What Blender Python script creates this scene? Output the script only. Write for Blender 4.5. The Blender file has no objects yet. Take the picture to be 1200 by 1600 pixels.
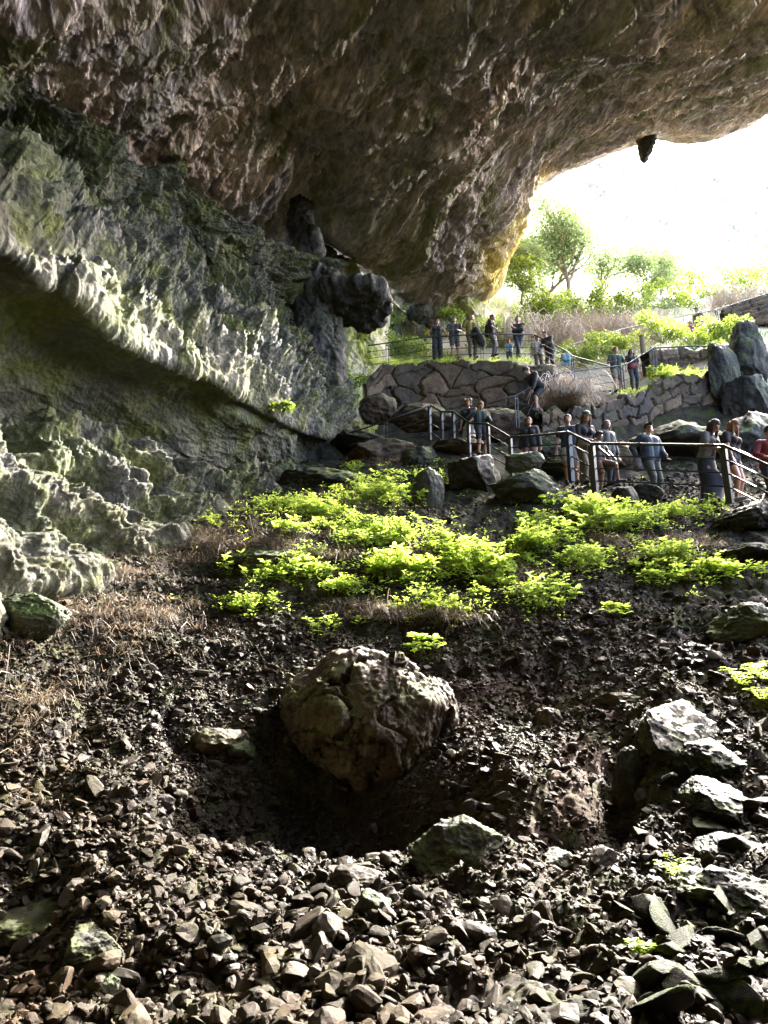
import bpy, bmesh, math, random
import numpy as np
from mathutils import Vector, Matrix, Quaternion
R = math.radians
random.seed(7)
rng = np.random.default_rng(7)
# ------------------------------------------------------------------ camera, sky, sun, exposure
SC = bpy.context.scene
COL = SC.collection
FPX, PITCH = 1111.0, R(15)
cam = bpy.data.objects.new('camera', bpy.data.cameras.new('camera'))
COL.objects.link(cam)
cam.rotation_euler = (R(90) + PITCH, 0, 0)
cam.data.sensor_fit = 'VERTICAL'; cam.data.sensor_height = 24.0
cam.data.lens = 24.0 * FPX / 1600.0
cam.data.clip_start = 0.05; cam.data.clip_end = 2000
SC.camera = cam
SUN_AZ, SUN_EL = R(37), R(37)          # azimuth measured from +Y towards +X
W = bpy.data.worlds.new('World'); SC.world = W; W.use_nodes = True
nt = W.node_tree
sky = nt.nodes.new('ShaderNodeTexSky'); sky.sky_type = 'NISHITA'; sky.sun_disc = False
sky.sun_elevation = SUN_EL; sky.sun_rotation = SUN_AZ; sky.dust_density = 5.0; sky.air_density = 0.8
bg = nt.nodes['Background']; bg.inputs['Strength'].default_value = 0.15
nt.links.new(sky.outputs[0], bg.inputs[0])
sl = bpy.data.lights.new('sun', 'SUN'); sl.energy = 2.05; sl.angle = R(0.5); sl.color = (1, 0.95, 0.86)
sun = bpy.data.objects.new('sun', sl); COL.objects.link(sun)
SD = Vector((math.sin(SUN_AZ) * math.cos(SUN_EL), math.cos(SUN_AZ) * math.cos(SUN_EL), math.sin(SUN_EL)))
sun.rotation_euler = SD.to_track_quat('Z', 'Y').to_euler()
SC.view_settings.view_transform = 'Standard'; SC.view_settings.look = 'None'
SC.view_settings.exposure = 4.8; SC.view_settings.gamma = 1
SC.cycles.max_bounces = 8; SC.cycles.diffuse_bounces = 6; SC.cycles.glossy_bounces = 3
SC.cycles.transmission_bounces = 4; SC.cycles.transparent_max_bounces = 4
SC.cycles.sample_clamp_indirect = 6
SC.cycles.use_denoising = True

# ------------------------------------------------------------------ helpers
CP, SP = math.cos(PITCH), math.sin(PITCH)
def P(px, py, Y=None, Z=None):
    u, v = (px - 600) / FPX, (800 - py) / FPX
    d = np.array([u, CP - v * SP, SP + v * CP])
    t = Y / d[1] if Y is not None else Z / d[2]
    return d * t
def tag(o, label=None, cat=None, group=None, kind=None):
    if label: o['label'] = label
    if cat: o['category'] = cat
    if group: o['group'] = group
    if kind: o['kind'] = kind
    return o
def empty(name, loc=(0, 0, 0), rz=0):
    o = bpy.data.objects.new(name, None); COL.objects.link(o); o.location = loc; o.rotation_euler = (0, 0, rz); return o
def link(name, me, mat=None, parent=None):
    o = bpy.data.objects.new(name, me); COL.objects.link(o)
    if mat and not me.materials: me.materials.append(mat)
    if parent: o.parent = parent
    return o
def npmesh(name, V, F, smooth=True):
    V = np.ascontiguousarray(V, dtype=np.float32); F = np.ascontiguousarray(F, dtype=np.int32)
    me = bpy.data.meshes.new(name)
    k = F.shape[1]
    me.vertices.add(len(V)); me.vertices.foreach_set('co', V.ravel())
    me.loops.add(F.size); me.loops.foreach_set('vertex_index', F.ravel())
    me.polygons.add(len(F)); me.polygons.foreach_set('loop_start', np.arange(len(F), dtype=np.int32) * k)
    me.polygons.foreach_set('loop_total', np.full(len(F), k, dtype=np.int32))
    me.update(calc_edges=True)
    me.polygons.foreach_set('use_smooth', np.full(len(F), bool(smooth)))
    return me
def gridfaces(nr, nc, flip=False):
    i = np.arange(nr * nc).reshape(nr, nc)
    f = np.stack([i[:-1, :-1], i[:-1, 1:], i[1:, 1:], i[1:, :-1]], -1).reshape(-1, 4)
    return f[:, ::-1] if flip else f
def attr(me, name, vals):
    a = me.attributes.new(name, 'FLOAT', 'POINT'); a.data.foreach_set('value', np.ascontiguousarray(vals, dtype=np.float32).ravel())
def _h(ix, iy, iz, s):
    h = (ix.astype(np.uint32) * np.uint32(374761393) + iy.astype(np.uint32) * np.uint32(668265263) + iz.astype(np.uint32) * np.uint32(2147483647) + np.uint32(s * 974634777 & 0xffffffff))
    h = (h ^ (h >> np.uint32(13))) * np.uint32(1274126177)
    h = (h ^ (h >> np.uint32(16))) * np.uint32(2246822519)
    return h ^ (h >> np.uint32(15))
def noise(p, seed=0):
    p = np.asarray(p, dtype=np.float32)
    i = np.floor(p); f = p - i; i = i.astype(np.int64)
    w = f * f * f * (f * (f * 6 - 15) + 10)
    out = np.zeros(len(p), dtype=np.float32)
    for dx in (0, 1):
        wx = w[:, 0] if dx else 1 - w[:, 0]
        for dy in (0, 1):
            wy = w[:, 1] if dy else 1 - w[:, 1]
            for dz in (0, 1):
                wz = w[:, 2] if dz else 1 - w[:, 2]
                h = _h(i[:, 0] + dx, i[:, 1] + dy, i[:, 2] + dz, seed)
                gx = (h & np.uint32(1023)).astype(np.float32) / 511.5 - 1
                gy = ((h >> np.uint32(10)) & np.uint32(1023)).astype(np.float32) / 511.5 - 1
                gz = ((h >> np.uint32(20)) & np.uint32(1023)).astype(np.float32) / 511.5 - 1
                out += wx * wy * wz * (gx * (f[:, 0] - dx) + gy * (f[:, 1] - dy) + gz * (f[:, 2] - dz))
    return out * 1.3
def fbm(p, o=4, seed=0, gain=.5, ridged=False):
    a, s, t = 1.0, 0, 0; p = np.asarray(p, dtype=np.float32)
    for k in range(o):
        n = noise(p * (2.03 ** k) + 17.3 * k, seed + k)
        if ridged: n = 1 - 2.2 * np.abs(n)
        s = s + a * n; t += a; a *= gain
    return s / t
def voro(p, seed=0, jitter=.9, dims=3):
    p = np.asarray(p, dtype=np.float32); i = np.floor(p).astype(np.int64)
    f1 = np.full(len(p), 9., np.float32); f2 = f1.copy(); cid = np.zeros(len(p), np.uint32)
    for dx in (-1, 0, 1):
        for dy in (-1, 0, 1):
            for dz in ((-1, 0, 1) if dims == 3 else (0,)):
                cx, cy, cz = i[:, 0] + dx, i[:, 1] + dy, i[:, 2] + dz
                h = _h(cx, cy, cz, seed)
                X = cx + .5 + jitter * ((h & np.uint32(1023)) / 1023. - .5) - p[:, 0]
                Yy = cy + .5 + jitter * (((h >> np.uint32(10)) & np.uint32(1023)) / 1023. - .5) - p[:, 1]
                d = X * X + Yy * Yy
                if dims == 3:
                    Z = cz + .5 + jitter * (((h >> np.uint32(20)) & np.uint32(1023)) / 1023. - .5) - p[:, 2]
                    d = d + Z * Z
                d = np.sqrt(d)
                m = d < f1
                f2 = np.where(m, f1, np.minimum(f2, d)); cid = np.where(m, h, cid); f1 = np.where(m, d, f1)
    return f1, f2, (cid & np.uint32(0xffff)) / 65535.
def sstep(a, b, x):
    t = np.clip((x - a) / (b - a), 0, 1); return t * t * (3 - 2 * t)

# ------------------------------------------------------------------ materials
def newmat(name):
    m = bpy.data.materials.new(name); m.use_nodes = True
    return m, m.node_tree, m.node_tree.nodes['Principled BSDF']
def ramp(nt, stops):
    r = nt.nodes.new('ShaderNodeValToRGB'); e = r.color_ramp.elements
    while len(e) < len(stops): e.new(0.5)
    for k, (p, c) in enumerate(stops):
        e[k].position = p; e[k].color = (*c, 1) if len(c) == 3 else c
    return r
def rock_mat(name, cols, cool=None, moss=None, moss_amt=.5, rough=(.6, .9), scale=1.0, bump=.5, stretch=None, spec=.2, mask=None, mask_col=None, mask2=None, vary=None, bdist=.04, upmoss=True, stain=.5, isl=False):
    m, nt, b = newmat(name); N, L = nt.nodes, nt.links
    tc = N.new('ShaderNodeTexCoord'); vec = tc.outputs['Object']
    if stretch:
        mp = N.new('ShaderNodeMapping'); mp.vector_type = 'TEXTURE'
        mp.inputs['Rotation'].default_value = stretch[0]; mp.inputs['Scale'].default_value = stretch[1]
        L.new(vec, mp.inputs[0]); vec = mp.outputs[0]
    def nz(sc, det=6, rg=.6, dist=0.0, v=None):
        n = N.new('ShaderNodeTexNoise'); n.inputs['Scale'].default_value = sc; n.inputs['Detail'].default_value = det
        n.inputs['Roughness'].default_value = rg; n.inputs['Distortion'].default_value = dist
        L.new(v or vec, n.inputs['Vector']); return n
    n1 = nz(1.1 * scale, 9, .68, .6); r1 = ramp(nt, [(.3, cols[0]), (.5, cols[1]), (.68, cols[2])]); L.new(n1.outputs[0], r1.inputs[0])
    n2 = nz(.45 * scale, 5, .6, .3); r2 = ramp(nt, [(.38, (1 - stain,) * 3), (.6, (1.0,) * 3)]); L.new(n2.outputs[0], r2.inputs[0])
    mx = N.new('ShaderNodeMixRGB'); mx.blend_type = 'MULTIPLY'; mx.inputs[0].default_value = 1
    L.new(r1.outputs[0], mx.inputs[1]); L.new(r2.outputs[0], mx.inputs[2]); col = mx.outputs[0]
    if cool:
        nc = nz(.33 * scale, 7, .7, 1.2); rc = ramp(nt, [(.44, (0,) * 3), (.56, (1,) * 3)]); L.new(nc.outputs[0], rc.inputs[0])
        mc = N.new('ShaderNodeMixRGB'); mc.inputs[2].default_value = (*cool, 1); ml = N.new('ShaderNodeMath'); ml.operation = 'MULTIPLY'; ml.inputs[1].default_value = .7
        L.new(rc.outputs[0], ml.inputs[0]); L.new(ml.outputs[0], mc.inputs[0]); L.new(col, mc.inputs[1]); col = mc.outputs[0]
    n3 = nz(9 * scale, 6, .7); r3 = ramp(nt, [(.32, (.45,) * 3), (.68, (1.4,) * 3)]); L.new(n3.outputs[0], r3.inputs[0])
    m3 = N.new('ShaderNodeMixRGB'); m3.blend_type = 'MULTIPLY'; m3.inputs[0].default_value = .8
    L.new(col, m3.inputs[1]); L.new(r3.outputs[0], m3.inputs[2]); col = m3.outputs[0]
    if stretch:
        mp2 = N.new('ShaderNodeMapping'); mp2.vector_type = 'TEXTURE'; mp2.inputs['Rotation'].default_value = stretch[0]; mp2.inputs['Scale'].default_value = (9, 1, 1); L.new(tc.outputs['Object'], mp2.inputs[0])
        ns = nz(2.6, 7, .7, .5, v=mp2.outputs[0]); rs = ramp(nt, [(.34, (.55, .50, .53)), (.50, (1.0, 1.0, 1.0)), (.66, (1.3, 1.25, 1.15))]); L.new(ns.outputs[0], rs.inputs[0])
        ms = N.new('ShaderNodeMixRGB'); ms.blend_type = 'MULTIPLY'; ms.inputs[0].default_value = .85; L.new(col, ms.inputs[1]); L.new(rs.outputs[0], ms.inputs[2]); col = ms.outputs[0]
    if mask:
        at = N.new('ShaderNodeAttribute'); at.attribute_name = mask
        mm = N.new('ShaderNodeMixRGB'); L.new(at.outputs['Fac'], mm.inputs[0]); L.new(col, mm.inputs[1])
        rr = ramp(nt, [(.3, tuple(.6 * c for c in mask_col)), (.7, mask_col)]); L.new(n3.outputs[0], rr.inputs[0])
        L.new(rr.outputs[0], mm.inputs[2]); col = mm.outputs[0]
    if moss:
        n4 = nz(.9 * scale, 8, .72, .4)
        r4 = ramp(nt, [(.5 - .12 * moss_amt - .02, (0,) * 3), (.62 - .12 * moss_amt, (1,) * 3)]); L.new(n4.outputs[0], r4.inputs[0])
        fac = r4.outputs[0]
        if upmoss:
            g = N.new('ShaderNodeNewGeometry'); sx = N.new('ShaderNodeSeparateXYZ'); L.new(g.outputs['Normal'], sx.inputs[0])
            mr = N.new('ShaderNodeMapRange'); mr.inputs[1].default_value = -.1; mr.inputs[2].default_value = .6; L.new(sx.outputs[2], mr.inputs[0])
            mu = N.new('ShaderNodeMath'); mu.operation = 'MULTIPLY'; L.new(fac, mu.inputs[0]); L.new(mr.outputs[0], mu.inputs[1]); fac = mu.outputs[0]
        m4 = N.new('ShaderNodeMixRGB'); L.new(fac, m4.inputs[0]); L.new(col, m4.inputs[1])
        rm = ramp(nt, [(.3, tuple(.45 * c for c in moss)), (.7, moss)]); L.new(n3.outputs[0], rm.inputs[0]); L.new(rm.outputs[0], m4.inputs[2]); col = m4.outputs[0]
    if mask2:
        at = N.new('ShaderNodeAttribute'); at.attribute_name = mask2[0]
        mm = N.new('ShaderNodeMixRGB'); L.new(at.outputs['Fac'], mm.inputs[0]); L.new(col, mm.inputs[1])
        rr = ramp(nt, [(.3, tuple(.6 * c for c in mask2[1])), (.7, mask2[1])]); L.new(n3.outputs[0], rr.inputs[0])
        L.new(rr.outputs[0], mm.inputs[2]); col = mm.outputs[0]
    if vary:
        at = N.new('ShaderNodeAttribute'); at.attribute_name = vary
        ri = ramp(nt, [(0, (.55, .55, .55)), (.4, (.95, .85, .75)), (.7, (1.0, 1.0, .95)), (1, (1.6, 1.35, 1.1))]); L.new(at.outputs['Fac'], ri.inputs[0])
        mm = N.new('ShaderNodeMixRGB'); mm.blend_type = 'MULTIPLY'; mm.inputs[0].default_value = 1; L.new(col, mm.inputs[1]); L.new(ri.outputs[0], mm.inputs[2]); col = mm.outputs[0]
    if isl:
        g = N.new('ShaderNodeNewGeometry'); oi = N.new('ShaderNodeObjectInfo'); ad = N.new('ShaderNodeMath'); ad.operation = 'ADD'
        L.new(g.outputs['Random Per Island'], ad.inputs[0]); L.new(oi.outputs['Random'], ad.inputs[1]); fr = N.new('ShaderNodeMath'); fr.operation = 'FRACT'; L.new(ad.outputs[0], fr.inputs[0])
        ri = ramp(nt, [(0, (.50, .42, .36)), (.35, (.85, .68, .52)), (.6, (1.15, .90, .66)), (.85, (1.05, .98, .85)), (1, (1.5, 1.35, 1.1))]); L.new(fr.outputs[0], ri.inputs[0])
        mm = N.new('ShaderNodeMixRGB'); mm.blend_type = 'MULTIPLY'; mm.inputs[0].default_value = 1; L.new(col, mm.inputs[1]); L.new(ri.outputs[0], mm.inputs[2]); col = mm.outputs[0]
    L.new(col, b.inputs['Base Color'])
    rr = N.new('ShaderNodeMapRange'); rr.inputs[3].default_value = rough[0]; rr.inputs[4].default_value = rough[1]; rr.inputs[1].default_value = .35; rr.inputs[2].default_value = .65
    L.new(n2.outputs[0], rr.inputs[0]); L.new(rr.outputs[0], b.inputs['Roughness'])
    b.inputs['Specular IOR Level'].default_value = spec
    nb = nz(5 * scale, 10, .72, .3); vb = N.new('ShaderNodeTexVoronoi'); vb.inputs['Scale'].default_value = 11 * scale; L.new(vec, vb.inputs['Vector'])
    ad = N.new('ShaderNodeMath'); ad.operation = 'MULTIPLY_ADD'; ad.inputs[1].default_value = .35; L.new(vb.outputs[0], ad.inputs[0]); L.new(nb.outputs[0], ad.inputs[2])
    bp = N.new('ShaderNodeBump'); bp.inputs['Strength'].default_value = bump; bp.inputs['Distance'].default_value = bdist
    L.new(ad.outputs[0], bp.inputs['Height']); L.new(bp.outputs[0], b.inputs['Normal'])
    return m
def plain(name, col, rough=.7, metal=0, var=.25, scale=20, bump=0, spec=.4):
    m, nt, b = newmat(name); N, L = nt.nodes, nt.links
    tc = N.new('ShaderNodeTexCoord'); n = N.new('ShaderNodeTexNoise'); n.inputs['Scale'].default_value = scale; n.inputs['Detail'].default_value = 5
    L.new(tc.outputs['Object'], n.inputs['Vector'])
    r = ramp(nt, [(.3, tuple(c * (1 - var) for c in col)), (.7, tuple(min(1, c * (1 + var)) for c in col))]); L.new(n.outputs[0], r.inputs[0])
    L.new(r.outputs[0], b.inputs['Base Color']); b.inputs['Roughness'].default_value = rough; b.inputs['Metallic'].default_value = metal
    b.inputs['Specular IOR Level'].default_value = spec
    if bump:
        bp = N.new('ShaderNodeBump'); bp.inputs['Strength'].default_value = bump; bp.inputs['Distance'].default_value = .01
        L.new(n.outputs[0], bp.inputs['Height']); L.new(bp.outputs[0], b.inputs['Normal'])
    return m
def leaf_mat(name, c1, c2, tr=.5, tcol=None):
    m, nt, b = newmat(name); N, L = nt.nodes, nt.links
    g = N.new('ShaderNodeNewGeometry'); r = ramp(nt, [(0, c1), (1, c2)]); L.new(g.outputs['Random Per Island'], r.inputs[0])
    L.new(r.outputs[0], b.inputs['Base Color']); b.inputs['Roughness'].default_value = .5; b.inputs['Specular IOR Level'].default_value = .3
    t = N.new('ShaderNodeBsdfTranslucent')
    r2 = ramp(nt, [(0, tuple(.4 * c for c in (tcol or c1))), (.5, tcol or c1), (1, tuple(1.25 * c for c in (tcol or c2)))]); L.new(g.outputs['Random Per Island'], r2.inputs[0]); L.new(r2.outputs[0], t.inputs[0])
    mx = N.new('ShaderNodeMixShader'); mx.inputs[0].default_value = tr
    L.new(b.outputs[0], mx.inputs[1]); L.new(t.outputs[0], mx.inputs[2]); L.new(mx.outputs[0], N['Material Output'].inputs[0])
    return m
M = {}
flow = Vector(P(760, 200, 21) - P(600, 450, 26)).normalized()
fe = flow.to_track_quat('X', 'Z').to_euler()
M['ceiling'] = rock_mat('ceiling_rock', [(.21, .165, .16), (.78, .60, .50), (.97, .85, .76)], cool=(.30, .275, .30), moss=(.3, .28, .15), moss_amt=.1, mask2=('bounce_tint', (.95, .72, .16)), scale=.9, bump=1, bdist=.3, stretch=(tuple(fe), (3.2, 1, 1)), upmoss=False, stain=.3)
M['wall'] = rock_mat('wall_rock', [(.045, .041, .030), (.12, .11, .078), (.24, .225, .165)], cool=(.075, .075, .07), moss=(.12, .13, .035), moss_amt=.0, mask2=('alga', (.085, .105, .03)), scale=.9, bump=1, bdist=.14, upmoss=False, stain=.45)
M['pale'] = rock_mat('pale_rock', [(.30, .26, .18), (.55, .48, .35), (.72, .66, .5)], moss=(.30, .32, .06), moss_amt=.5, scale=1.0, bump=.7, bdist=.08, upmoss=False, stain=.35)
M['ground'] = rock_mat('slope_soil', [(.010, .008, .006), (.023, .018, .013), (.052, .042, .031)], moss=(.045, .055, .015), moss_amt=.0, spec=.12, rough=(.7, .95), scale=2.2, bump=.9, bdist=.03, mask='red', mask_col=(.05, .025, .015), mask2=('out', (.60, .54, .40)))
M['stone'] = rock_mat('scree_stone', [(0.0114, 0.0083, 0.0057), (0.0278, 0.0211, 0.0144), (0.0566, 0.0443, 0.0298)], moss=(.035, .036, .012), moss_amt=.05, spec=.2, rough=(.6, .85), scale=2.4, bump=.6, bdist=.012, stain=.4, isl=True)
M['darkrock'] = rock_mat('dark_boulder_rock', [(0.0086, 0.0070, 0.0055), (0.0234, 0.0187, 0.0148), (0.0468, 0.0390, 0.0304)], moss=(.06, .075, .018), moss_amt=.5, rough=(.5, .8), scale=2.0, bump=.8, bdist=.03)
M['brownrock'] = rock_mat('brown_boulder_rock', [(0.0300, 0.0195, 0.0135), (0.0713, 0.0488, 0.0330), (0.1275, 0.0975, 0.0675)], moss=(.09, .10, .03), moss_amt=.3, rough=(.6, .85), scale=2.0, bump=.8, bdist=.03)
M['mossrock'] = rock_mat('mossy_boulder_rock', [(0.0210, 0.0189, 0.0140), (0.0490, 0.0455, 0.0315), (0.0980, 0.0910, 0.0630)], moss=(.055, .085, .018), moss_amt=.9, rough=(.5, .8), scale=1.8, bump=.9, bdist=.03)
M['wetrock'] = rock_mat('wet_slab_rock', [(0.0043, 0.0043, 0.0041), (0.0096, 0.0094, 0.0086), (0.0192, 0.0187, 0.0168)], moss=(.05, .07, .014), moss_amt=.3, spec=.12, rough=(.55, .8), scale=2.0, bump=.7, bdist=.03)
M['pillar'] = rock_mat('pillar_rock', [(.012, .011, .010), (.035, .032, .028), (.08, .074, .06)], moss=(.05, .06, .015), moss_amt=.1, scale=1.6, bump=.9, bdist=.05)  # darkened base colour, carries the pillar's backlit shade
M['masonry'] = rock_mat('wall_masonry', [(0.0400, 0.0272, 0.0200), (0.0800, 0.0592, 0.0448), (0.1360, 0.1080, 0.0800)], moss=(.07, .09, .03), moss_amt=.2, vary='cid', scale=1.5, bump=.7, bdist=.03)
M['outcrop'] = rock_mat('outcrop_rock', [(0.0140, 0.0128, 0.0112), (0.0320, 0.0296, 0.0256), (0.0600, 0.0560, 0.0480)], moss=(.13, .16, .04), moss_amt=.3, scale=1.5, bump=.8, bdist=.04)
M['cliff'] = rock_mat('cliff_limestone', [(.30, .26, .20), (.50, .46, .38), (.62, .59, .52)], moss=(.25, .3, .10), moss_amt=.0, scale=.12, bump=.7, bdist=.5, upmoss=True, stain=.2)
M['metal'] = plain('railing_metal', (.05, .048, .045), .38, .85, .3, 30)
M['leaf'] = leaf_mat('bright_leaf', (.07, .13, .02), (.30, .40, .06), .62, (.52, .66, .10))
M['leaf2'] = leaf_mat('tree_leaf', (.09, .12, .045), (.19, .23, .10), .5, (.22, .29, .10))
M['paleleaf'] = leaf_mat('far_leaf', (.16, .22, .07), (.25, .32, .12), .5, (.35, .42, .16))
M['darkleaf'] = leaf_mat('dark_green_leaf', (.03, .055, .012), (.16, .24, .04), .55, (.34, .46, .07))  # deeper leaf green, for variety between clumps
M['bushleaf'] = leaf_mat('bush_leaf', (.04, .07, .012), (.13, .18, .03), .5, (.22, .30, .035))
M['stem'] = plain('green_stem', (.12, .16, .04), .7)
M['straw'] = leaf_mat('dry_straw', (.06, .042, .026), (.22, .165, .105), .35)
M['bark'] = plain('tree_bark', (.13, .10, .075), .85, bump=.5)
M['cane'] = plain('bare_cane', (.36, .30, .24), .8)

# ------------------------------------------------------------------ terrain
feet = {}      # filled by the list of people: name -> (px, py, Y)
PEOPLE_AT = [(684, 563, 23.8), (711, 562, 24.1), (738, 561, 24), (771, 560, 24.3), (812, 562, 23.7),
             (797, 575, 24.8), (843, 590, 24.5), (862, 582, 24), (846, 648, 20.0), (735, 714, 17.9), (753, 713, 17.5), (832, 750, 17.0),
             (894, 757, 15.9), (917, 760, 15.3), (941, 772, 14.8), (955, 762, 15.6), (1024, 786, 14.4), (1112, 790, 13.4), (1153, 786, 13.2),
             (1214, 800, 12.4), (966, 616, 23.3), (992, 612, 23.6), (1095, 532, 31), (1082, 536, 31), (946, 562, 29.5)]
GC = [(-500, 1900, 2.6), (600, 2100, 2.2), (1700, 1900, 2.6), (0, 1600, 4.0), (300, 1600, 3.8), (600, 1600, 3.6), (900, 1600, 3.5), (1200, 1600, 3.3), (1500, 1600, 3.2),
      (-100, 1450, 4.7), (60, 1430, 5.2), (300, 1450, 4.8), (600, 1450, 4.7), (900, 1450, 4.6), (1100, 1420, 4.6), (1300, 1400, 4.5),
      (-100, 1300, 5.6), (150, 1300, 5.7), (330, 1330, 6.1), (500, 1330, 6.4), (620, 1300, 6.4), (900, 1300, 5.8), (1050, 1280, 5.7), (1200, 1250, 5.7), (1400, 1250, 5.4),
      (0, 1150, 6.8), (250, 1150, 7.3), (430, 1200, 7.5), (600, 1180, 7.9), (800, 1180, 7.1), (1000, 1150, 7.0), (1200, 1120, 7.0), (1400, 1100, 7),
      (0, 1020, 8.0), (250, 1030, 8.7), (450, 1030, 9.0), (600, 1000, 9.6), (800, 1020, 9.0), (1000, 1000, 9.2), (1200, 1000, 8.7), (1450, 1000, 8),
      (-100, 950, 7.8), (100, 930, 9.4), (300, 920, 10.6), (500, 910, 11.0), (700, 900, 11.2), (900, 900, 11.0), (1100, 890, 10.8), (1250, 880, 10.4),
      (250, 860, 12.2), (400, 830, 13.2), (550, 820, 13.4), (700, 820, 13.2), (860, 830, 12.6), (1000, 820, 12.4), (1150, 830, 11.9), (1300, 830, 11.6),
      (400, 780, 15.6), (470, 750, 17.3), (560, 740, 17.2), (650, 750, 16.2), (720, 770, 15.2), (800, 790, 14.2),
      (520, 725, 19.8), (600, 705, 19.5), (680, 708, 18.0),
      (560, 700, 21.4), (640, 702, 21.2), (720, 700, 20.4), (800, 695, 19.4), (850, 705, 18.6), (950, 705, 18.3), (1030, 700, 17.9), (1100, 705, 17.2),
      (600, 560, 25.5), (690, 545, 26.5), (760, 545, 26.5), (650, 500, 29.5), (720, 495, 30), (780, 500, 31),
      (880, 600, 21.9), (980, 618, 21.8), (1040, 592, 22), (1120, 583, 22), (1130, 560, 23.5), (1060, 560, 25), (1020, 560, 26),
      (900, 560, 27), (830, 510, 32), (900, 500, 34), (1000, 490, 36), (1090, 560, 26), (1150, 515, 31.5), (1200, 500, 33), (1300, 450, 34),
      (850, 440, 40), (950, 450, 44), (1050, 440, 48), (1200, 440, 50), (1400, 430, 46), (800, 430, 40), (700, 430, 42), (500, 430, 44), (900, 440, 60), (1200, 440, 64), (1500, 460, 60), (600, 440, 62),
      (1170, 660, 20.5), (1250, 700, 17), (1350, 640, 20), (1300, 780, 13), (1500, 760, 14), (1500, 560, 26)]
GP = [P(a, b, c) for a, b, c in GC] + [P(a, b, c) for a, b, c in PEOPLE_AT]
GP += [np.array(q, float) for q in [(-8, -12, -2.2), (8, -12, -2.2), (0, -4, -1.9), (-8, -2, -1.5), (8, -2, -1.2), (0, 0, -1.7), (-10, 6, 0), (13, 8, 1.5), (16, 14, 7), (22, 22, 13),
                                    (30, 35, 19), (45, 60, 24), (-30, 60, 24), (-18, 20, 8), (-12, 14, 5), (60, 40, 24), (-6, 3, -1), (0, 76, 27), (60, 76, 27), (-50, 76, 27), (80, 160, 44), (0, 160, 44), (150, 160, 44), (70, 10, 12)]]
WALLPTS = [((572, 590, 22.6), 700), ((610, 574, 22.95), 700), ((650, 568, 23.1), 700), ((700, 566, 23.1), 695), ((760, 565, 22.9), 690), ((805, 566, 22.6), 686), ((832, 576, 22.3), 680), ((850, 595, 22.0), 672),
           ((862, 645, 19.7), 690), ((900, 638, 19.85), 690), ((928, 636, 19.9), 690), ((958, 625, 20.1), 690), ((1000, 616, 20.2), 685), ((1020, 606, 20.3), 680), ((1050, 588, 20.4), 675), ((1100, 585, 20.4), 670), ((1150, 586, 20.3), 670)]
for w_, pb in WALLPTS:
    t_ = P(*w_); GP.append(t_ + np.array([0, .42, -.02])); GP.append(t_ + np.array([0, 1.0, 0.0])); b_ = P(w_[0], pb, w_[2] - .45); GP.append(b_); GP.append(b_ + np.array([0, -.25, -.05]))
GP = np.array(GP)
def rbf_fit(X, z, sm=.003):
    n = len(X); K = np.linalg.norm(X[:, None] - X[None], axis=2); K[np.diag_indices(n)] += -sm
    A = np.zeros((n + 3, n + 3)); A[:n, :n] = K; A[:n, n] = 1; A[:n, n + 1:] = X; A[n:, :n] = A[:n, n:].T
    return np.linalg.solve(A, np.r_[z, 0, 0, 0])
XC = GP[:, :2]; WC = rbf_fit(XC, GP[:, 2])
def base_z(x, y):
    q = np.stack([x, y], -1); out = np.empty(len(q))
    for i in range(0, len(q), 60000):
        s = q[i:i + 60000]; K = np.sqrt(((s[:, None] - XC[None]) ** 2).sum(2) + .04)
        out[i:i + 60000] = K @ WC[:-3] + WC[-3] + s @ WC[-2:]
    return out
NR, NCc = 1050, 1050
yy = -4 + np.geomspace(1.0, 84.0, NR)
tt = np.linspace(-1, 1, NCc); aa = .62 * tt + .9 * np.sign(tt) * np.abs(tt) ** 5
# fewer rows behind the camera and far off
k_ = np.linspace(0, 1, NR); yy = -4 + np.interp(k_, [0, .05, .72, .88, 1], [1.0, 6.2, 18.5, 30, 84]) 
ks = np.interp(np.linspace(0, 1, 4000), k_, yy + 4)
yy = -4 + np.exp(np.interp(k_, [0, .04, .78, .9, 1], np.log([1.0, 6.4, 20.0, 32., 170.])))
AX, YY = np.meshgrid(aa, yy); XX = AX * (YY + 4)
tx, ty = XX.ravel(), YY.ravel()
tz = base_z(tx, ty)
def pix(x, y, z):
    D = y * CP + z * SP; U = -y * SP + z * CP
    D = np.maximum(D, .05)
    return 600 + FPX * x / D, 800 - FPX * U / D
ppx, ppy = pix(tx, ty, tz)
def blob(cx, cy, rx, ry): return np.exp(-(((ppx - cx) / rx) ** 2 + ((ppy - cy) / ry) ** 2))
p3 = np.stack([tx, ty, tz * .6], -1)
talus = sstep(1, 3, ty) * (1 - sstep(19, 23, ty))
path = np.zeros(len(tx))
for (a, b, c) in PEOPLE_AT:
    q = P(a, b, c); path = np.maximum(path, np.exp(-((tx - q[0]) ** 2 + (ty - q[1]) ** 2) / 1.0))
rough = (1 - .85 * path)
near = 1 - .6 * sstep(24, 50, ty) * 0
dz = .34 * fbm(p3 * .55, 4, 3) * talus + .13 * fbm(p3 * np.array([1.6, 1.6, 1.6]) + 5, 4, 11, ridged=True) * talus
f1, f2, cid = voro(p3 * 3.1, 5)
dz += .13 * (np.clip(f2 - f1, 0, .5) - .2) * talus * (.4 + cid)
f1, f2, cid = voro(p3 * 8.5 + 3, 6)
dz += .05 * (np.clip(f2 - f1, 0, .45) - .15) * (1 - sstep(12, 18, ty))
# rock benches on the lower right, terraced
benchm = blob(1150, 1380, 170, 330)
st = (tz + .15 * fbm(p3 * .9, 3, 21)) / .28
dz += benchm * .13 * (np.floor(st) + sstep(.65, 1, st - np.floor(st)) - st)
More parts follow.
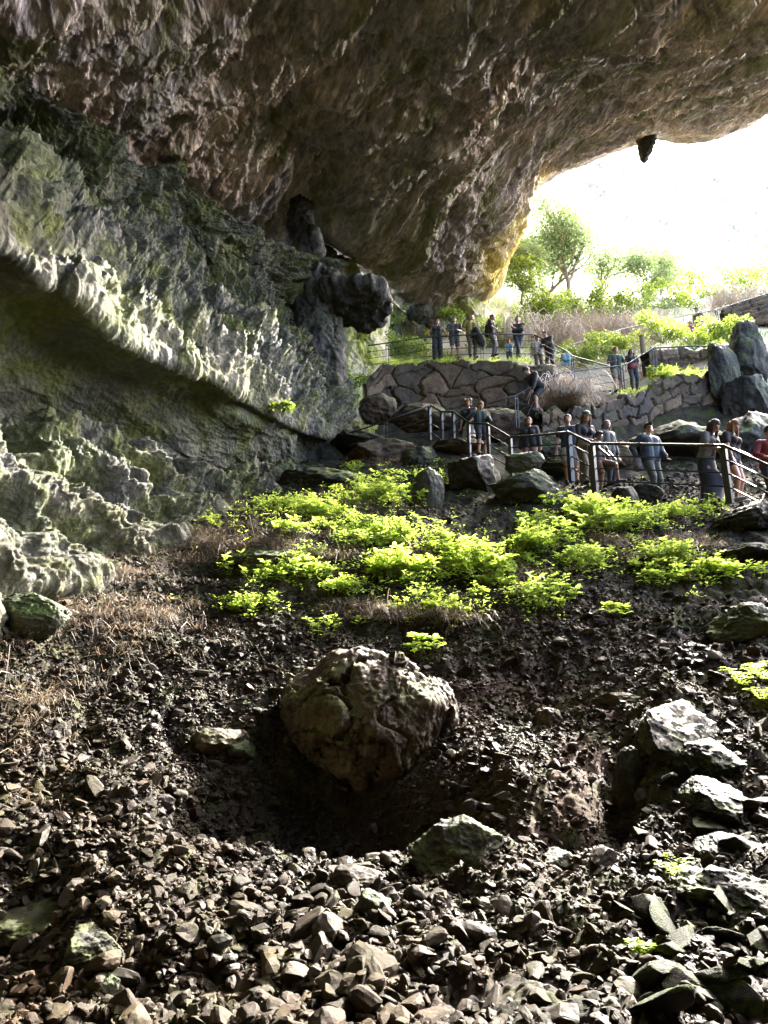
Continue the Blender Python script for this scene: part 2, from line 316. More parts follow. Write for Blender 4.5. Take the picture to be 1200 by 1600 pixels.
# hollows and hummocks (px, py, radius px, metres)
for (cx, cy, rx, ry, h) in [(500, 1270, 190, 50, -.8), (310, 1230, 90, 70, -.28), (40, 1450, 90, 45, -.45), (620, 1290, 70, 25, -.2),
                            (860, 1100, 90, 60, -.30), (960, 1230, 40, 90, -.35), (800, 1260, 60, 40, .22), (1060, 1140, 60, 25, .25), (880, 1320, 30, 60, -.2), (1130, 1000, 60, 18, -.3),
                            (330, 885, 60, 20, -.35), (820, 830, 70, 20, -.4), (230, 1270, 60, 30, .22), (450, 860, 60, 18, .3), (130, 1490, 70, 40, .3), (1050, 1180, 40, 60, .15)]:
    dz += h * blob(cx, cy, rx, ry)
dz *= rough
dz += (1 - talus) * sstep(23, 26, ty) * (.35 * fbm(p3 * .5, 5, 31))
tz2 = tz + dz
V = np.stack([tx, ty, tz2], -1)
me = npmesh('slope', V, gridfaces(NR, NCc))
red = np.clip(1.1 * blob(880, 1230, 130, 150) + .8 * blob(760, 1150, 120, 90) + .7 * blob(900, 1120, 200, 60) + .5 * blob(600, 1280, 200, 50) + .35 * blob(560, 1560, 300, 60), 0, 1) * (.75 + .5 * fbm(p3 * 1.3, 3, 77))
attr(me, 'red', np.clip(red, 0, 1)); attr(me, 'out', (.40 * sstep(23.0, 24.5, ty + .8 * noise(p3 * .8, 66)) + .5 * sstep(25, 29, ty)))  # soil past the opening paled to bounce light up to the ceiling
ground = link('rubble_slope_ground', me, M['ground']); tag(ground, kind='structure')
TZ = tz2.reshape(NR, NCc)
def gz(x, y):
    x, y = np.atleast_1d(x), np.atleast_1d(y)
    r = np.interp(y, yy, np.arange(NR)); c = np.interp(x / (y + 4), aa, np.arange(NCc))
    r0 = np.clip(r.astype(int), 0, NR - 2); c0 = np.clip(c.astype(int), 0, NCc - 2); fr, fc = r - r0, c - c0
    return (TZ[r0, c0] * (1 - fr) * (1 - fc) + TZ[r0 + 1, c0] * fr * (1 - fc) + TZ[r0, c0 + 1] * (1 - fr) * fc + TZ[r0 + 1, c0 + 1] * fr * fc)
def ray_ground(px, py, y0=1.5, y1=70):
    """first hit of the pixel ray on the slope"""
    ys = np.geomspace(y0, y1, 900); u, v = (px - 600) / FPX, (800 - py) / FPX
    d1 = CP - v * SP; t = ys / d1; x = u * t; z = (SP + v * CP) * t
    h = gz(x, ys) - z; i = np.argmax(h > 0)
    if h[i] <= 0: i = len(ys) - 1
    return np.array([x[i], ys[i], gz(x[i], ys[i])[0]])

# ------------------------------------------------------------------ lofted rock faces
def interp_line(line, s):
    L_ = sorted(line); ss = [q[0] for q in L_]
    return np.stack([np.interp(s, ss, [q[k] for q in L_]) for k in (1, 2, 3)], -1)
def smooth2(A, k):
    for ax in (0, 1):
        n = A.shape[ax]
        for _ in range(2):
            pad = [(0, 0)] * 3; pad[ax] = (k, k)
            B = np.pad(A, pad, mode='edge'); Cc = np.cumsum(B, axis=ax)
            z = np.zeros_like(np.take(Cc, [0], axis=ax)); Cc = np.concatenate([z, Cc], axis=ax)
            A = (np.take(Cc, range(2 * k + 1, 2 * k + 1 + n), axis=ax) - np.take(Cc, range(0, n), axis=ax)) / (2 * k + 1)
    return A
def gnormals(Pp, toward=np.zeros(3)):
    du = np.gradient(Pp, axis=1); dv = np.gradient(Pp, axis=0)
    n = np.cross(du, dv); n /= np.linalg.norm(n, axis=2, keepdims=True) + 1e-9
    s = np.sign(((toward - Pp) * n).sum(2, keepdims=True)); s[s == 0] = 1
    # one consistent orientation, by majority
    return n * (1 if s.mean() > 0 else -1), s.mean() > 0
def loft(name, lines, cols, rows, disp, mat, extra_after=None, sm=5, attrs=None, extra_world=None):
    """lines: [(mode, [(s,px,py,depth)])]; cols: array of s; rows: rows between successive lines"""
    LP = []
    for mode, ln in lines:
        q = interp_line(ln, cols)
        u, v = (q[:, 0] - 600) / FPX, (800 - q[:, 1]) / FPX
        d = np.stack([u, CP - v * SP, SP + v * CP], -1)
        t = q[:, 2] / (d[:, 1] if mode == 'Y' else d[:, 2])
        LP.append(d * t[:, None])
    for (k, off) in (extra_world or []):
        LP.append(LP[k] + np.array(off, float))
    G = []; T = []
    for k in range(len(LP) - 1):
        n = rows[k]
        for j in range(n):
            f = j / n; G.append(LP[k] * (1 - f) + LP[k + 1] * f); T.append(k + f)
    G.append(LP[-1]); T.append(len(LP) - 1)
    G = np.array(G); T = np.array(T)
    G = smooth2(G, sm)
    n, ok = gnormals(G)
    S2, T2 = np.meshgrid(cols, T)
    d = disp(G.reshape(-1, 3), S2.ravel(), T2.ravel(), n.reshape(-1, 3))
    if d.ndim == 1: V = G.reshape(-1, 3) + n.reshape(-1, 3) * d[:, None]
    else: V = G.reshape(-1, 3) + d
    me = npmesh(name, V, gridfaces(len(T), len(cols), flip=ok))
    if attrs: attr(me, attrs[0], attrs[1](S2.ravel(), T2.ravel(), G.reshape(-1, 3)))
    return tag(link(name, me, mat), kind='structure')
def cols_of(a, b, fa, fb, step, cstep=25):
    return np.r_[np.arange(a, fa, cstep), np.arange(fa, fb, step), np.arange(fb, b + 1, cstep)].astype(float)

# ceiling
CE = [('Z', [(-1500, -2500, -6000, 15), (600, 600, -6000, 16), (1450, 2600, -6000, 18)]),
      ('Z', [(-1500, -2600, -1000, 9), (-600, -900, -1000, 11), (0, 0, -1000, 13), (600, 600, -1000, 15.5), (1200, 1200, -1000, 18), (1450, 1500, -1000, 19)]),
      ('Z', [(-1500, -1700, -300, 7.5), (-600, -700, -300, 9), (0, 0, -300, 12), (600, 600, -300, 15.5), (1200, 1200, -300, 19), (1450, 1450, -450, 20)]),
      ('Z', [(-1500, -1500, 0, 6.5), (-600, -600, 0, 8), (0, 0, 0, 12), (300, 300, 0, 15), (600, 600, 0, 16.5), (900, 900, 0, 18), (1200, 1200, 0, 20), (1450, 1420, -300, 20.5)]),
      ('Y', [(-1500, -1500, 120, 5), (-600, -600, 100, 7.5), (0, 0, 100, 11.8), (100, 100, 120, 12.8), (300, 300, 140, 15), (450, 450, 180, 17.8), (600, 600, 240, 20.5), (700, 690, 250, 21.5), (800, 770, 200, 21.5), (900, 890, 130, 20.5), (1200, 1200, 90, 20.5), (1300, 1290, -20, 19.5), (1450, 1400, -260, 17)]),
      ('Y', [(-1500, -1500, 180, 5.5), (-600, -600, 150, 8), (0, 0, 200, 14.5), (100, 110, 262, 17), (210, 210, 315, 19.5), (300, 300, 350, 21), (350, 350, 375, 22.2), (430, 430, 400, 24), (470, 475, 345, 24.7), (520, 525, 378, 25.8), (560, 565, 410, 26.5), (610, 612, 446, 27.5), (650, 648, 482, 28.6),
             (690, 690, 489, 29.6), (720, 724, 484, 29.8), (750, 752, 466, 30), (775, 776, 450, 30), (795, 789, 430, 30), (810, 794, 397, 30), (822, 795, 365, 29.8), (835, 801, 333, 29.6), (855, 817, 296, 29), (875, 845, 276, 28.7), (905, 885, 252, 28.3), (960, 930, 236, 28), (1000, 975, 218, 27.5), (1040, 1010, 204, 27), (1075, 1045, 192, 26.6), (1110, 1080, 200, 26.2), (1150, 1130, 196, 25.6), (1190, 1170, 183, 25), (1220, 1205, 170, 24.5), (1300, 1270, 90, 22.5), (1450, 1380, -220, 18)])]
cc = cols_of(-1500, 1450, -40, 1240, 1.75)
FL = np.array(flow)
def ceil_disp(p, s, t, n):
    st = p - .7 * (p @ FL)[:, None] * FL[None]
    edge = np.clip((5.15 - t) * 2.2, .25, 1)
    w = np.stack([noise(p * .22, 91), noise(p * .22, 92), noise(p * .22, 93)], -1) * 1.6
    stw = st + w
    hollow = 1 - sstep(0, 1, np.abs((s - 700) / 90.) + np.abs(t - 4.2) / .9)
    d = .9 * fbm(p * .16, 3, 41) + .62 * fbm(stw * .42, 4, 42, ridged=True) + .24 * fbm(stw * 1.2, 4, 43, ridged=True) + .13 * fbm(stw * 3.4, 4, 44, ridged=True) + .06 * fbm(p * 7.5, 3, 45, ridged=True)
    f1, f2, _ = voro(stw * .9 + 4, 46); d -= .22 * np.exp(-(f1 / .33) ** 2)
    f1, f2, _ = voro(p * 2.3 + 4, 47); d -= .13 * np.exp(-(f1 / .33) ** 2)
    blk = fbm(p * .3, 3, 95); d += .35 * (np.round(blk * 5) / 5 - blk) * 1.4
    right = sstep(720, 900, s) * sstep(3, 3.6, t)
    d = d * edge * (1 - .25 * right)
    return d * np.clip(np.linalg.norm(p, axis=1) / 18, .5, 1.3)
loft('cave_ceiling', CE, cc, [6, 10, 30, 150, 280, 10, 8], ceil_disp, M['ceiling'], extra_world=[(5, (0, 2.2, .6)), (5, (1, 5.5, 6))], attrs=('bounce_tint', lambda s, t, p: sstep(715, 760, s + 25 * noise(p * .7, 5)) * (1 - sstep(850, 890, s)) * sstep(4.45, 4.75, t + .12 * noise(p * 1.1, 6)) * (.55 + .45 * np.clip(1.5 * noise(p * .9, 8) + .5, 0, 1))))  # yellow light reflected onto the arch edge, painted into the rock colour

# left wall
WL = [('Y', [(-1500, -1500, -20, 5.4), (-600, -600, -20, 7), (-100, -100, 105, 11.6), (0, 0, 165, 13.2), (60, 60, 210, 13.9), (130, 130, 252, 14.9), (200, 200, 296, 16.5), (250, 250, 292, 17.8), (300, 300, 344, 18.6), (350, 350, 382, 19.8), (430, 430, 424, 21.6), (530, 500, 430, 22.8)]),
      ('Y', [(-1500, -1500, -50, 4), (-600, -600, -50, 5.5), (-100, -100, 80, 10), (0, 0, 140, 11.6), (60, 60, 185, 12.3), (130, 130, 228, 13.3), (200, 200, 270, 14.9), (250, 250, 262, 16.2), (300, 300, 318, 17), (350, 350, 357, 18.2), (430, 430, 399, 20), (530, 500, 410, 21.3)]),
      ('Y', [(-1500, -1500, 0, 4), (-600, -600, 50, 5.2), (-100, -100, 160, 11.0), (0, 0, 215, 12.8), (130, 130, 310, 14.6), (200, 200, 350, 16.0), (300, 300, 405, 18.1), (430, 430, 480, 20.8), (530, 500, 520, 21.6)]),
      ('Y', [(-1500, -1500, 60, 3.6), (-600, -600, 150, 4.6), (-100, -100, 230, 10.4), (0, 0, 282, 11.9), (60, 60, 335, 12.7), (130, 130, 385, 13.6), (200, 200, 422, 15.0), (260, 260, 466, 16.2), (340, 340, 520, 17.7), (400, 400, 566, 18.9), (480, 470, 615, 20.2), (530, 510, 640, 21.2)]),
      ('Y', [(-1500, -1500, 350, 3.2), (-600, -600, 340, 3.7), (-100, -100, 340, 7.5), (0, 0, 380, 8.5), (55, 55, 432, 9.0), (110, 110, 460, 9.7), (170, 170, 520, 10.7), (215, 215, 545, 11.5), (260, 260, 567, 12.3), (320, 320, 587, 13.5), (360, 360, 612, 14.5), (415, 415, 647, 16.1), (480, 480, 676, 18.6), (530, 522, 690, 20.4)]),
      ('Y', [(-1500, -1500, 450, 4), (-600, -600, 470, 5), (-100, -100, 480, 8.5), (0, 0, 520, 9.8), (100, 100, 548, 11.1), (215, 215, 605, 12.8), (320, 320, 645, 14.7), (415, 415, 692, 16.9), (480, 480, 706, 19.5), (530, 522, 712, 20.6)]),
      ('Y', [(-1500, -1500, 600, 4), (-600, -600, 610, 5.2), (-100, -100, 625, 9.3), (0, 0, 640, 11.1), (60, 60, 655, 11.8), (150, 150, 672, 12.9), (240, 240, 690, 14.3), (330, 330, 730, 16.1), (430, 430, 748, 18.6), (480, 480, 732, 19.7), (530, 522, 736, 20.6)]),
      ('Y', [(-1500, -1500, 700, 3.6), (-600, -600, 700, 4.2), (-100, -100, 664, 8.6), (0, 0, 668, 10.2), (100, 100, 690, 11.6), (200, 200, 706, 13.0), (300, 300, 745, 15.2), (430, 430, 757, 17.7), (530, 522, 748, 20.4)]),
      ('Y', [(-1500, -1500, 900, 3.4), (-600, -600, 900, 3.8), (-100, -100, 790, 7.9), (0, 0, 795, 9.0), (100, 100, 800, 10.4), (200, 200, 806, 12), (300, 300, 798, 14.3), (430, 430, 770, 17.2), (530, 522, 762, 20.1)]),
      ('Y', [(-1500, -1500, 1500, 3), (-600, -600, 1300, 3.2), (-100, -100, 960, 7.2), (0, 0, 945, 8.2), (100, 100, 925, 9.5), (170, 170, 895, 10.9), (250, 250, 855, 12.5), (330, 330, 815, 14.4), (430, 430, 785, 16.9), (530, 522, 775, 19.8)])]
wc = cols_of(-1500, 530, -40, 530, 1.4)
DR = Vector(P(400, 590, 16.8) - P(60, 350, 10.3)).normalized(); DRn = np.array(DR)
def wall_disp(p, s, t, n):
    sc = np.clip(np.linalg.norm(p, axis=1) / 15, .45, 1.3)
    pz = p * np.array([1, 1, .62]) + .5 * np.stack([noise(p * .9, 111), noise(p * .9, 112), noise(p * .9, 113)], -1)
    nb = np.array([0, 0, 1.]) - DRn[2] * DRn; nb /= np.linalg.norm(nb); bq = p @ nb + .35 * fbm(p * .45, 4, 88)
    def saw(x): f = x - np.floor(x); return sstep(0, .14, f) * (1 - f) ** .7
    w = np.stack([noise(p * .4, 81), noise(p * .4, 82), noise(p * .4, 83)], -1) * .7
    up = (1 - sstep(3.6, 4.2, t))
    under = sstep(4.1, 4.6, t) * (1 - sstep(5.9, 6.3, t))
    low = sstep(6.1, 6.8, t)
    crest = np.exp(-((t - 3.55) / .5) ** 2) + .15 * np.exp(-((t - 1.0) / .25) ** 2)
    d = .45 * fbm(p * .35, 3, 51)
    brk = .35 + .65 * sstep(-.25, .3, noise(p * .8, 89))
    d += (.75 * up + .12 * under + 1.0 * low) * brk * (.30 * saw(bq / .95) + .15 * saw(bq / .36 + 1.7 * noise(p * .6, 90)) + .05 * saw(bq / .13 + 2 * noise(p * 1.1, 94)) - .2)
    d += up * (.48 * fbm((pz + w) * .8, 4, 52, ridged=True) + .26 * fbm((pz + w) * 2.2, 4, 53, ridged=True) + .12 * fbm((p + w) * 6, 3, 54, ridged=True))
    along = p - .65 * (p @ DRn)[:, None] * DRn[None] + w
    f1, f2, cb_ = voro((p + w) * 1.15 + 2, 114); d += crest * (.38 * (cb_ - .5) + .12 * sstep(0, .3, f2 - f1) - .06)
    d += crest * (.34 * fbm(along * 1.1, 4, 55, ridged=True) + .20 * fbm((p + w) * 2.2, 4, 56, ridged=True) + .10 * fbm(p * 7, 3, 50, ridged=True))
    f1, f2, _ = voro((p + w) * .62, 57)
    d -= (up * .5 + .15) * .55 * np.exp(-(f1 / .32) ** 2) * (1 - under)
    d += under * (.30 * fbm(p * .7, 4, 58) + .05 * fbm((p * np.array([.5, .5, 2]) + w) * 2.2, 3, 59, ridged=True))
    # benches with pits
    b = (p[:, 2] * .9 + .45 * fbm(p * .5, 3, 60) + .25 * p[:, 1] * .3) / .95
    fr = b - np.floor(b)
    d += low * (.35 * (sstep(.0, .25, fr) * (1 - sstep(.55, 1, fr))) - .12)
    f1, f2, _ = voro((p * np.array([.8, .8, 1.1]) + w * .6) * .95, 61); d -= low * .8 * np.exp(-(f1 / .36) ** 3)
    f1, f2, _ = voro((p + w * .4) * 2.1 + 9, 62); d -= low * .26 * np.exp(-(f1 / .36) ** 3)
    d += low * (.26 * fbm((p + w) * 1.6, 4, 63, ridged=True) + .12 * fbm(p * 5, 4, 64, ridged=True))
    d += (up + low) * .045 * fbm(p * 13, 2, 97, ridged=True)
    # fade at the hidden back edge
    k_n = sstep(1.05, 1.8, t)[:, None]; nf = np.array([DRn[1], -DRn[0], 0.]); nf /= np.linalg.norm(nf)
    nn = n * k_n + nf * (1 - k_n); nn /= np.linalg.norm(nn, axis=1, keepdims=True) + 1e-9
    return nn * (d * sc * sstep(.45, 1.0, t))[:, None]
loft('cave_wall', WL, wc, [24, 110, 90, 90, 110, 90, 30, 90, 90, 8], wall_disp, M['wall'], sm=4, extra_world=[(9, (-.3, -.2, -1.8))], attrs=('alga', lambda s, t, p: np.clip(.25 + 1.6 * fbm(p * .9, 4, 121), 0, 1) * (.85 * sstep(5.9, 6.4, t) + .45 * (1 - sstep(5.9, 6.4, t)))))

# pale face behind the pillar
PF = [('Y', [(400, 400, 330, 27), (470, 470, 338, 26.3), (500, 492, 352, 26.3), (520, 520, 388, 26.2), (560, 560, 428, 26.3), (600, 590, 452, 26.8), (640, 612, 462, 27.5)]),
      ('Y', [(400, 400, 420, 25.5), (470, 470, 430, 25.2), (500, 500, 440, 25.1), (560, 556, 470, 25), (600, 585, 480, 25.4), (640, 600, 480, 27.5)]),
      ('Y', [(400, 400, 520, 23.8), (470, 470, 530, 23.6), (520, 520, 540, 23.5), (560, 555, 545, 23.5), (600, 583, 540, 24.0), (640, 600, 535, 26)]),
      ('Y', [(400, 400, 720, 21.5), (470, 470, 720, 21.6), (520, 520, 712, 21.7), (560, 556, 690, 21.9), (600, 580, 665, 22.6), (640, 598, 640, 25)])]
def pale_disp(p, s, t, n):
    pz = p * np.array([1, 1, .45])
    return (.5 * fbm(p * .45, 3, 71) + .3 * fbm(pz * 1.2, 4, 72, ridged=True) + .12 * fbm(pz * 3.4, 4, 73, ridged=True) + .05 * fbm(p * 8, 3, 74)) * 1.0
loft('pale_rock_face', PF, np.arange(400, 641, 1.2), [90, 80, 110, 6], pale_disp, M['pale'], sm=3, extra_world=[(3, (0, .3, -1.5))])

# shell closing the cave behind and over the viewer
az = np.radians(np.linspace(64, 322, 150)); el = np.radians(np.linspace(-22, 89, 60))
A_, E_ = np.meshgrid(az, el); 
rad = np.interp(np.degrees(A_), [64, 110, 180, 250, 300, 322], [17, 15, 14, 11, 9, 10]); rad = rad * np.cos(E_) ** .0
Rr = rad * (1 - np.sin(np.clip(E_, 0, 2)) ) + 15.5 * np.sin(np.clip(E_, 0, 2))
SV = np.stack([Rr * np.cos(E_) * np.sin(A_), Rr * np.cos(E_) * np.cos(A_), Rr * np.sin(E_)], -1).reshape(-1, 3)
SV = SV * (1 + .10 * fbm(SV * .25, 4, 79)[:, None])
tag(link('cave_shell', npmesh('cave_shell', SV, gridfaces(60, 150)), M['pale']), kind='structure')

# far cliff beyond the opening
CL = [('Y', [(500, 500, 225, 60), (760, 760, 228, 66), (830, 830, 230, 74), (900, 900, 238, 86), (950, 950, 234, 96), (1050, 1050, 290, 118), (1200, 1200, 285, 160), (1350, 1350, 350, 175), (1700, 1700, 420, 180)]),
      ('Y', [(500, 500, 340, 48), (760, 760, 340, 54), (830, 830, 345, 62), (900, 900, 350, 73), (950, 950, 350, 82), (1050, 1050, 370, 103), (1200, 1200, 370, 140), (1350, 1350, 400, 155), (1700, 1700, 450, 160)]),
      ('Y', [(500, 500, 490, 38), (760, 760, 490, 43), (830, 830, 485, 50), (900, 900, 480, 60), (950, 950, 475, 68), (1050, 1050, 470, 88), (1200, 1200, 465, 120), (1350, 1350, 470, 130), (1700, 1700, 500, 130)])]
def cliff_disp(p, s, t, n):
    b = (p[:, 2] + 2 * fbm(p * .08, 3, 85)) / 4.5; fr = b - np.floor(b)
    return 1.6 * fbm(p * .08, 4, 86, ridged=True) + .9 * fbm(p * np.array([.3, .3, .1]), 4, 87, ridged=True) + .9 * sstep(0, .2, fr) * (1 - sstep(.6, 1, fr))
loft('far_cliff', CL, np.arange(500, 1701, 4), [100, 120, 4, 4], cliff_disp, M['cliff'], sm=3, extra_world=[(2, (0, -3, -8))])


# ------------------------------------------------------------------ meshes made of joined bodies (pillar, boulders, people)
def ico(sub):
    bm = bmesh.new(); bmesh.ops.create_icosphere(bm, subdivisions=sub, radius=1)
    V = np.array([v.co[:] for v in bm.verts]); F = np.array([[v.index for v in f.verts] for f in bm.faces]); bm.free(); return V, F
ICO = {k: ico(k) for k in (1, 2, 3, 4, 5, 6)}
def capsule(p0, p1, r0, r1, n=12, flat=1.0, fdir=None):
    p0, p1 = np.array(p0, float), np.array(p1, float); d = p1 - p0; L = np.linalg.norm(d); 
    d = d / L if L > 1e-6 else np.array([0, 0, 1.])
    a = np.cross(d, [0, 0, 1.] if abs(d[2]) < .9 else [0, 1., 0]) if fdir is None else np.cross(d, fdir); a /= np.linalg.norm(a); b = np.cross(d, a)
    V = []; m = 5
    for j in range(m + 1):
        th = math.pi / 2 * (1 - j / m); V.append((p0 - d * r0 * math.sin(th), r0 * math.cos(th)))
    for j in range(m + 1):
        th = math.pi / 2 * j / m; V.append((p1 + d * r1 * math.sin(th), r1 * math.cos(th)))
    ang = np.arange(n) * 2 * math.pi / n; pts = []
    for c, r in V: pts.append(c + (np.cos(ang)[:, None] * a + np.sin(ang)[:, None] * b * flat) * max(r, 1e-4))
    pts = np.concatenate(pts); F = []
    R_ = len(V)
    for i in range(R_ - 1):
        for k in range(n): F.append((i * n + k, i * n + (k + 1) % n, (i + 1) * n + (k + 1) % n, (i + 1) * n + k))
    F.append(tuple(range(n))[::-1]); F.append(tuple((R_ - 1) * n + k for k in range(n)))
    return pts, F
def ellips(c, r, rot=None, sub=3):
    V, F = ICO[sub]; V = V * np.array(r)
    if rot is not None: V = V @ np.array(rot.to_matrix() if hasattr(rot, 'to_matrix') else rot).T
    return V + np.array(c), [tuple(f) for f in F]
def union(name, bodies, voxel, smooth=4, fac=.5):
    vs, fs, o = [], [], 0
    for V, F in bodies:
        vs.append(V); fs += [tuple(i + o for i in f) for f in F]; o += len(V)
    V = np.concatenate(vs); me = bpy.data.meshes.new('tmp'); me.from_pydata(V.tolist(), [], fs); me.update()
    ob = bpy.data.objects.new('tmp', me); COL.objects.link(ob)
    bm = bmesh.new(); bm.from_mesh(me); bmesh.ops.recalc_face_normals(bm, faces=bm.faces); bm.to_mesh(me); bm.free()
    r = ob.modifiers.new('r', 'REMESH'); r.mode = 'VOXEL'; r.voxel_size = voxel
    if smooth: s = ob.modifiers.new('s', 'SMOOTH'); s.iterations = smooth; s.factor = fac
    dg = bpy.context.evaluated_depsgraph_get(); dg.update()
    out = bpy.data.meshes.new_from_object(ob.evaluated_get(dg)); out.name = name
    bpy.data.objects.remove(ob); bpy.data.meshes.remove(me)
    out.polygons.foreach_set('use_smooth', np.ones(len(out.polygons), dtype=bool)); return out
def vget(me):
    v = np.empty(len(me.vertices) * 3, np.float32); me.vertices.foreach_get('co', v); return v.reshape(-1, 3)
def nget(me):
    v = np.empty(len(me.vertices) * 3, np.float32); me.vertices.foreach_get('normal', v); return v.reshape(-1, 3)
def vset(me, v): me.vertices.foreach_set('co', np.ascontiguousarray(v, np.float32).ravel()); me.update()
def rough_up(me, amps, seed=0, squash=(1, 1, 1)):
    v = vget(me); n = nget(me); q = v * np.array(squash)
    d = 0
    for k, (f, a, rg) in enumerate(amps): d = d + a * fbm(q * f, 4, seed + 7 * k, ridged=rg)
    vset(me, v + n * d[:, None])
    return me

def rock_verts(sub, seed, cuts=14, box=.25, fb=.10, hmin=.5):
    r = np.random.default_rng(seed); V, F = ICO[sub]; V = V.copy()
    V = V * (1 - box + box / np.abs(V).max(1, keepdims=True) * .85)
    nn = r.normal(size=(cuts, 3)); nn /= np.linalg.norm(nn, axis=1, keepdims=True)
    for q in nn:
        h = r.uniform(hmin, .92); d = V @ q; V = V - np.maximum(d - h, 0)[:, None] * q * .97
    N_ = V / (np.linalg.norm(V, axis=1, keepdims=True) + 1e-6)
    if fb:
        V = V + N_ * (fb * fbm(V * 1.6 + seed * 3.1, 4, seed) + fb * .7 * fbm(V * 3.4 + seed, 4, seed + 5, ridged=True) + fb * .25 * fbm(V * 11 + seed, 3, seed + 8, ridged=True))[:, None]
    return V, F
RV = rock_verts
# rock pillar with its beak
pl = []
def cpx(a, b, r0, r1): pl.append(capsule(P(*a), P(*b), r0, r1, 16))
cpx((466, 280, 22), (472, 360, 21.6), .2, .34); cpx((470, 360, 21.3), (476, 455, 21), .38, .55)
cpx((476, 455, 21), (490, 540, 20.8), .65, .75); cpx((490, 540, 20.8), (498, 640, 20.6), .75, .6); cpx((498, 640, 20.6), (502, 730, 20.4), .6, .75)
def rockbody(px, py, Y, w, h, dep, seed, rot=0):
    c = P(px, py, Y); k = (c[1] * CP + c[2] * SP) / FPX; V, F = RV(4, seed, 16, .4, .04, .5); e = V.max(0) - V.min(0); V = (V - (V.max(0) + V.min(0)) / 2) / e * np.array([w * k, w * k * dep, h * k]); ca, sa = math.cos(rot), math.sin(rot)
    V = np.stack([V[:, 0] * ca - V[:, 2] * sa, V[:, 1], V[:, 0] * sa + V[:, 2] * ca], -1); pl.append((V + c, [tuple(f) for f in F]))
rockbody(548, 466, 20.6, 122, 58, .8, 171, -.08); rockbody(522, 448, 20.7, 44, 40, 1, 172); rockbody(500, 470, 20.9, 70, 90, 1, 173); rockbody(484, 420, 21.2, 40, 130, 1, 178)
rockbody(500, 560, 20.8, 66, 200, 1, 174); rockbody(470, 590, 20.9, 76, 260, .9, 175); rockbody(500, 670, 20.5, 72, 160, 1, 176)
me = union('rock_pillar', pl, .05, 3)
rough_up(me, [(1.0, .16, False), (2.2, .12, True), (5, .12, True), (12, .06, True)], 101, (1, 1, .5))
pil = link('rock_pillar', me, M['pillar']); tag(pil, 'dark fluted rock pillar with a beak of rock jutting out over the path', 'rock pillar')
# hanging rocks on the lip of the opening
for k, (pts, lab) in enumerate([([((1011, 190, 26.6), (1010, 215, 26.5), .28, .40), ((1010, 218, 26.5), (1007, 246, 26.5), .40, .16)], 'large grey rock lobe hanging from the lip of the cave opening'),
                                ([((968, 208, 27.5), (967, 226, 27.4), .16, .12)], 'middle of three small stubs hanging from the cave lip'),
                                ([((925, 226, 28.1), (926, 238, 28), .13, .07)], 'small stub hanging from the cave lip above the pale cliff')]):
    me = union('hanging_rock', [capsule(P(*a), P(*b), r0, r1, 12) for a, b, r0, r1 in pts], .025, 2)
    rough_up(me, [(2.2, .14, False), (6, .07, True)], 120 + k)
    tag(link('hanging_rock', me, M['darkrock']), lab, 'rock', 'rocks hanging from the cave lip')

# ------------------------------------------------------------------ boulders
def boulder(label, px, py, Y, w, h, dep=1.0, mat='darkrock', seed=1, rot=0, tilt=0, sub=5, cuts=18, fb=.16, box=.3, name='boulder', group=None, hmin=.55):
    if Y < 16:
        hgt = ray_ground(px, py + .22 * h)
        if abs(hgt[1] - Y) < 2.5: Y = hgt[1] + .05
    c = P(px, py + (.10 * h if Y < 11 else 0), Y); D = c[1] * CP + c[2] * SP; s = D / FPX
    V, F = rock_verts(sub, seed, cuts, box, fb, hmin)
    ext = V.max(0) - V.min(0)
    V = (V - (V.max(0) + V.min(0)) / 2) / ext
    V = V * np.array([w * s, w * s * dep, h * s])
    me = npmesh(name, V, F); o = link(name, me, M[mat]); o.location = c; o.rotation_euler = (tilt, 0, rot)
    return tag(o, label, 'boulder', group)
# the big boulder
bb = []
def el(px, py, Y, w, h, d, rot=0): py = py + 4; c = P(px, py, Y - .75); s = (c[1] * CP + c[2] * SP) / FPX; bb.append(ellips(c, (w * s, d * s, h * s), Quaternion((0, 1, 0), rot)))
el(510, 1115, 8.35, 88, 88, 75); el(480, 1165, 8.2, 62, 45, 55); el(560, 1080, 8.5, 80, 60, 75); el(590, 1180, 8.1, 58, 62, 50, .1); el(575, 1120, 8.05, 42, 55, 40)
el(628, 1070, 8.3, 26, 52, 45); el(668, 1090, 8.3, 34, 76, 55, -.1); el(690, 1150, 8.35, 28, 60, 50); el(645, 1150, 8.2, 40, 70, 50); el(708, 1090, 8.6, 24, 60, 50); el(520, 1055, 8.8, 80, 30, 60); el(440, 1170, 8.3, 40, 30, 45)
me = union('boulder', bb, .017, 3)
v = vget(me); cb = v.mean(0); r_ = np.random.default_rng(77)
qs = [(.1, -1, -.35), (-.6, -.9, .25), (.5, -.95, .15), (-.1, -.5, 1), (.25, -.9, -.8), (-.9, -.3, -.2), (.9, -.3, .5), (-.3, -1, .1), (.75, -.8, -.4), (-.7, -.4, .9), (.6, -.4, .9), (0, -.9, .6), (-.6, -.7, -.7)]
for q in qs:
    q = np.array(q) / np.linalg.norm(q); d = (v - cb) @ q; h = np.percentile(d, 88); v = v - np.maximum(d - h, 0)[:, None] * q * .93
vset(me, v)
rough_up(me, [(.9, .10, False), (2.0, .09, True), (5, .05, False), (12, .035, True), (30, .012, True)], 131, (1, 1, .8))
v = vget(me); n = nget(me); cr = np.abs(noise(v * np.array([1.7, 1.7, .5]) + .35 * np.stack([noise(v * 2, 3)] * 3, -1), 140)); cr2 = np.abs(noise(v * np.array([1.2, 1.2, 2.2]) + 7, 141))
vset(me, v - n * (.13 * np.exp(-(cr / .045) ** 2) + .05 * np.exp(-(cr2 / .03) ** 2))[:, None])
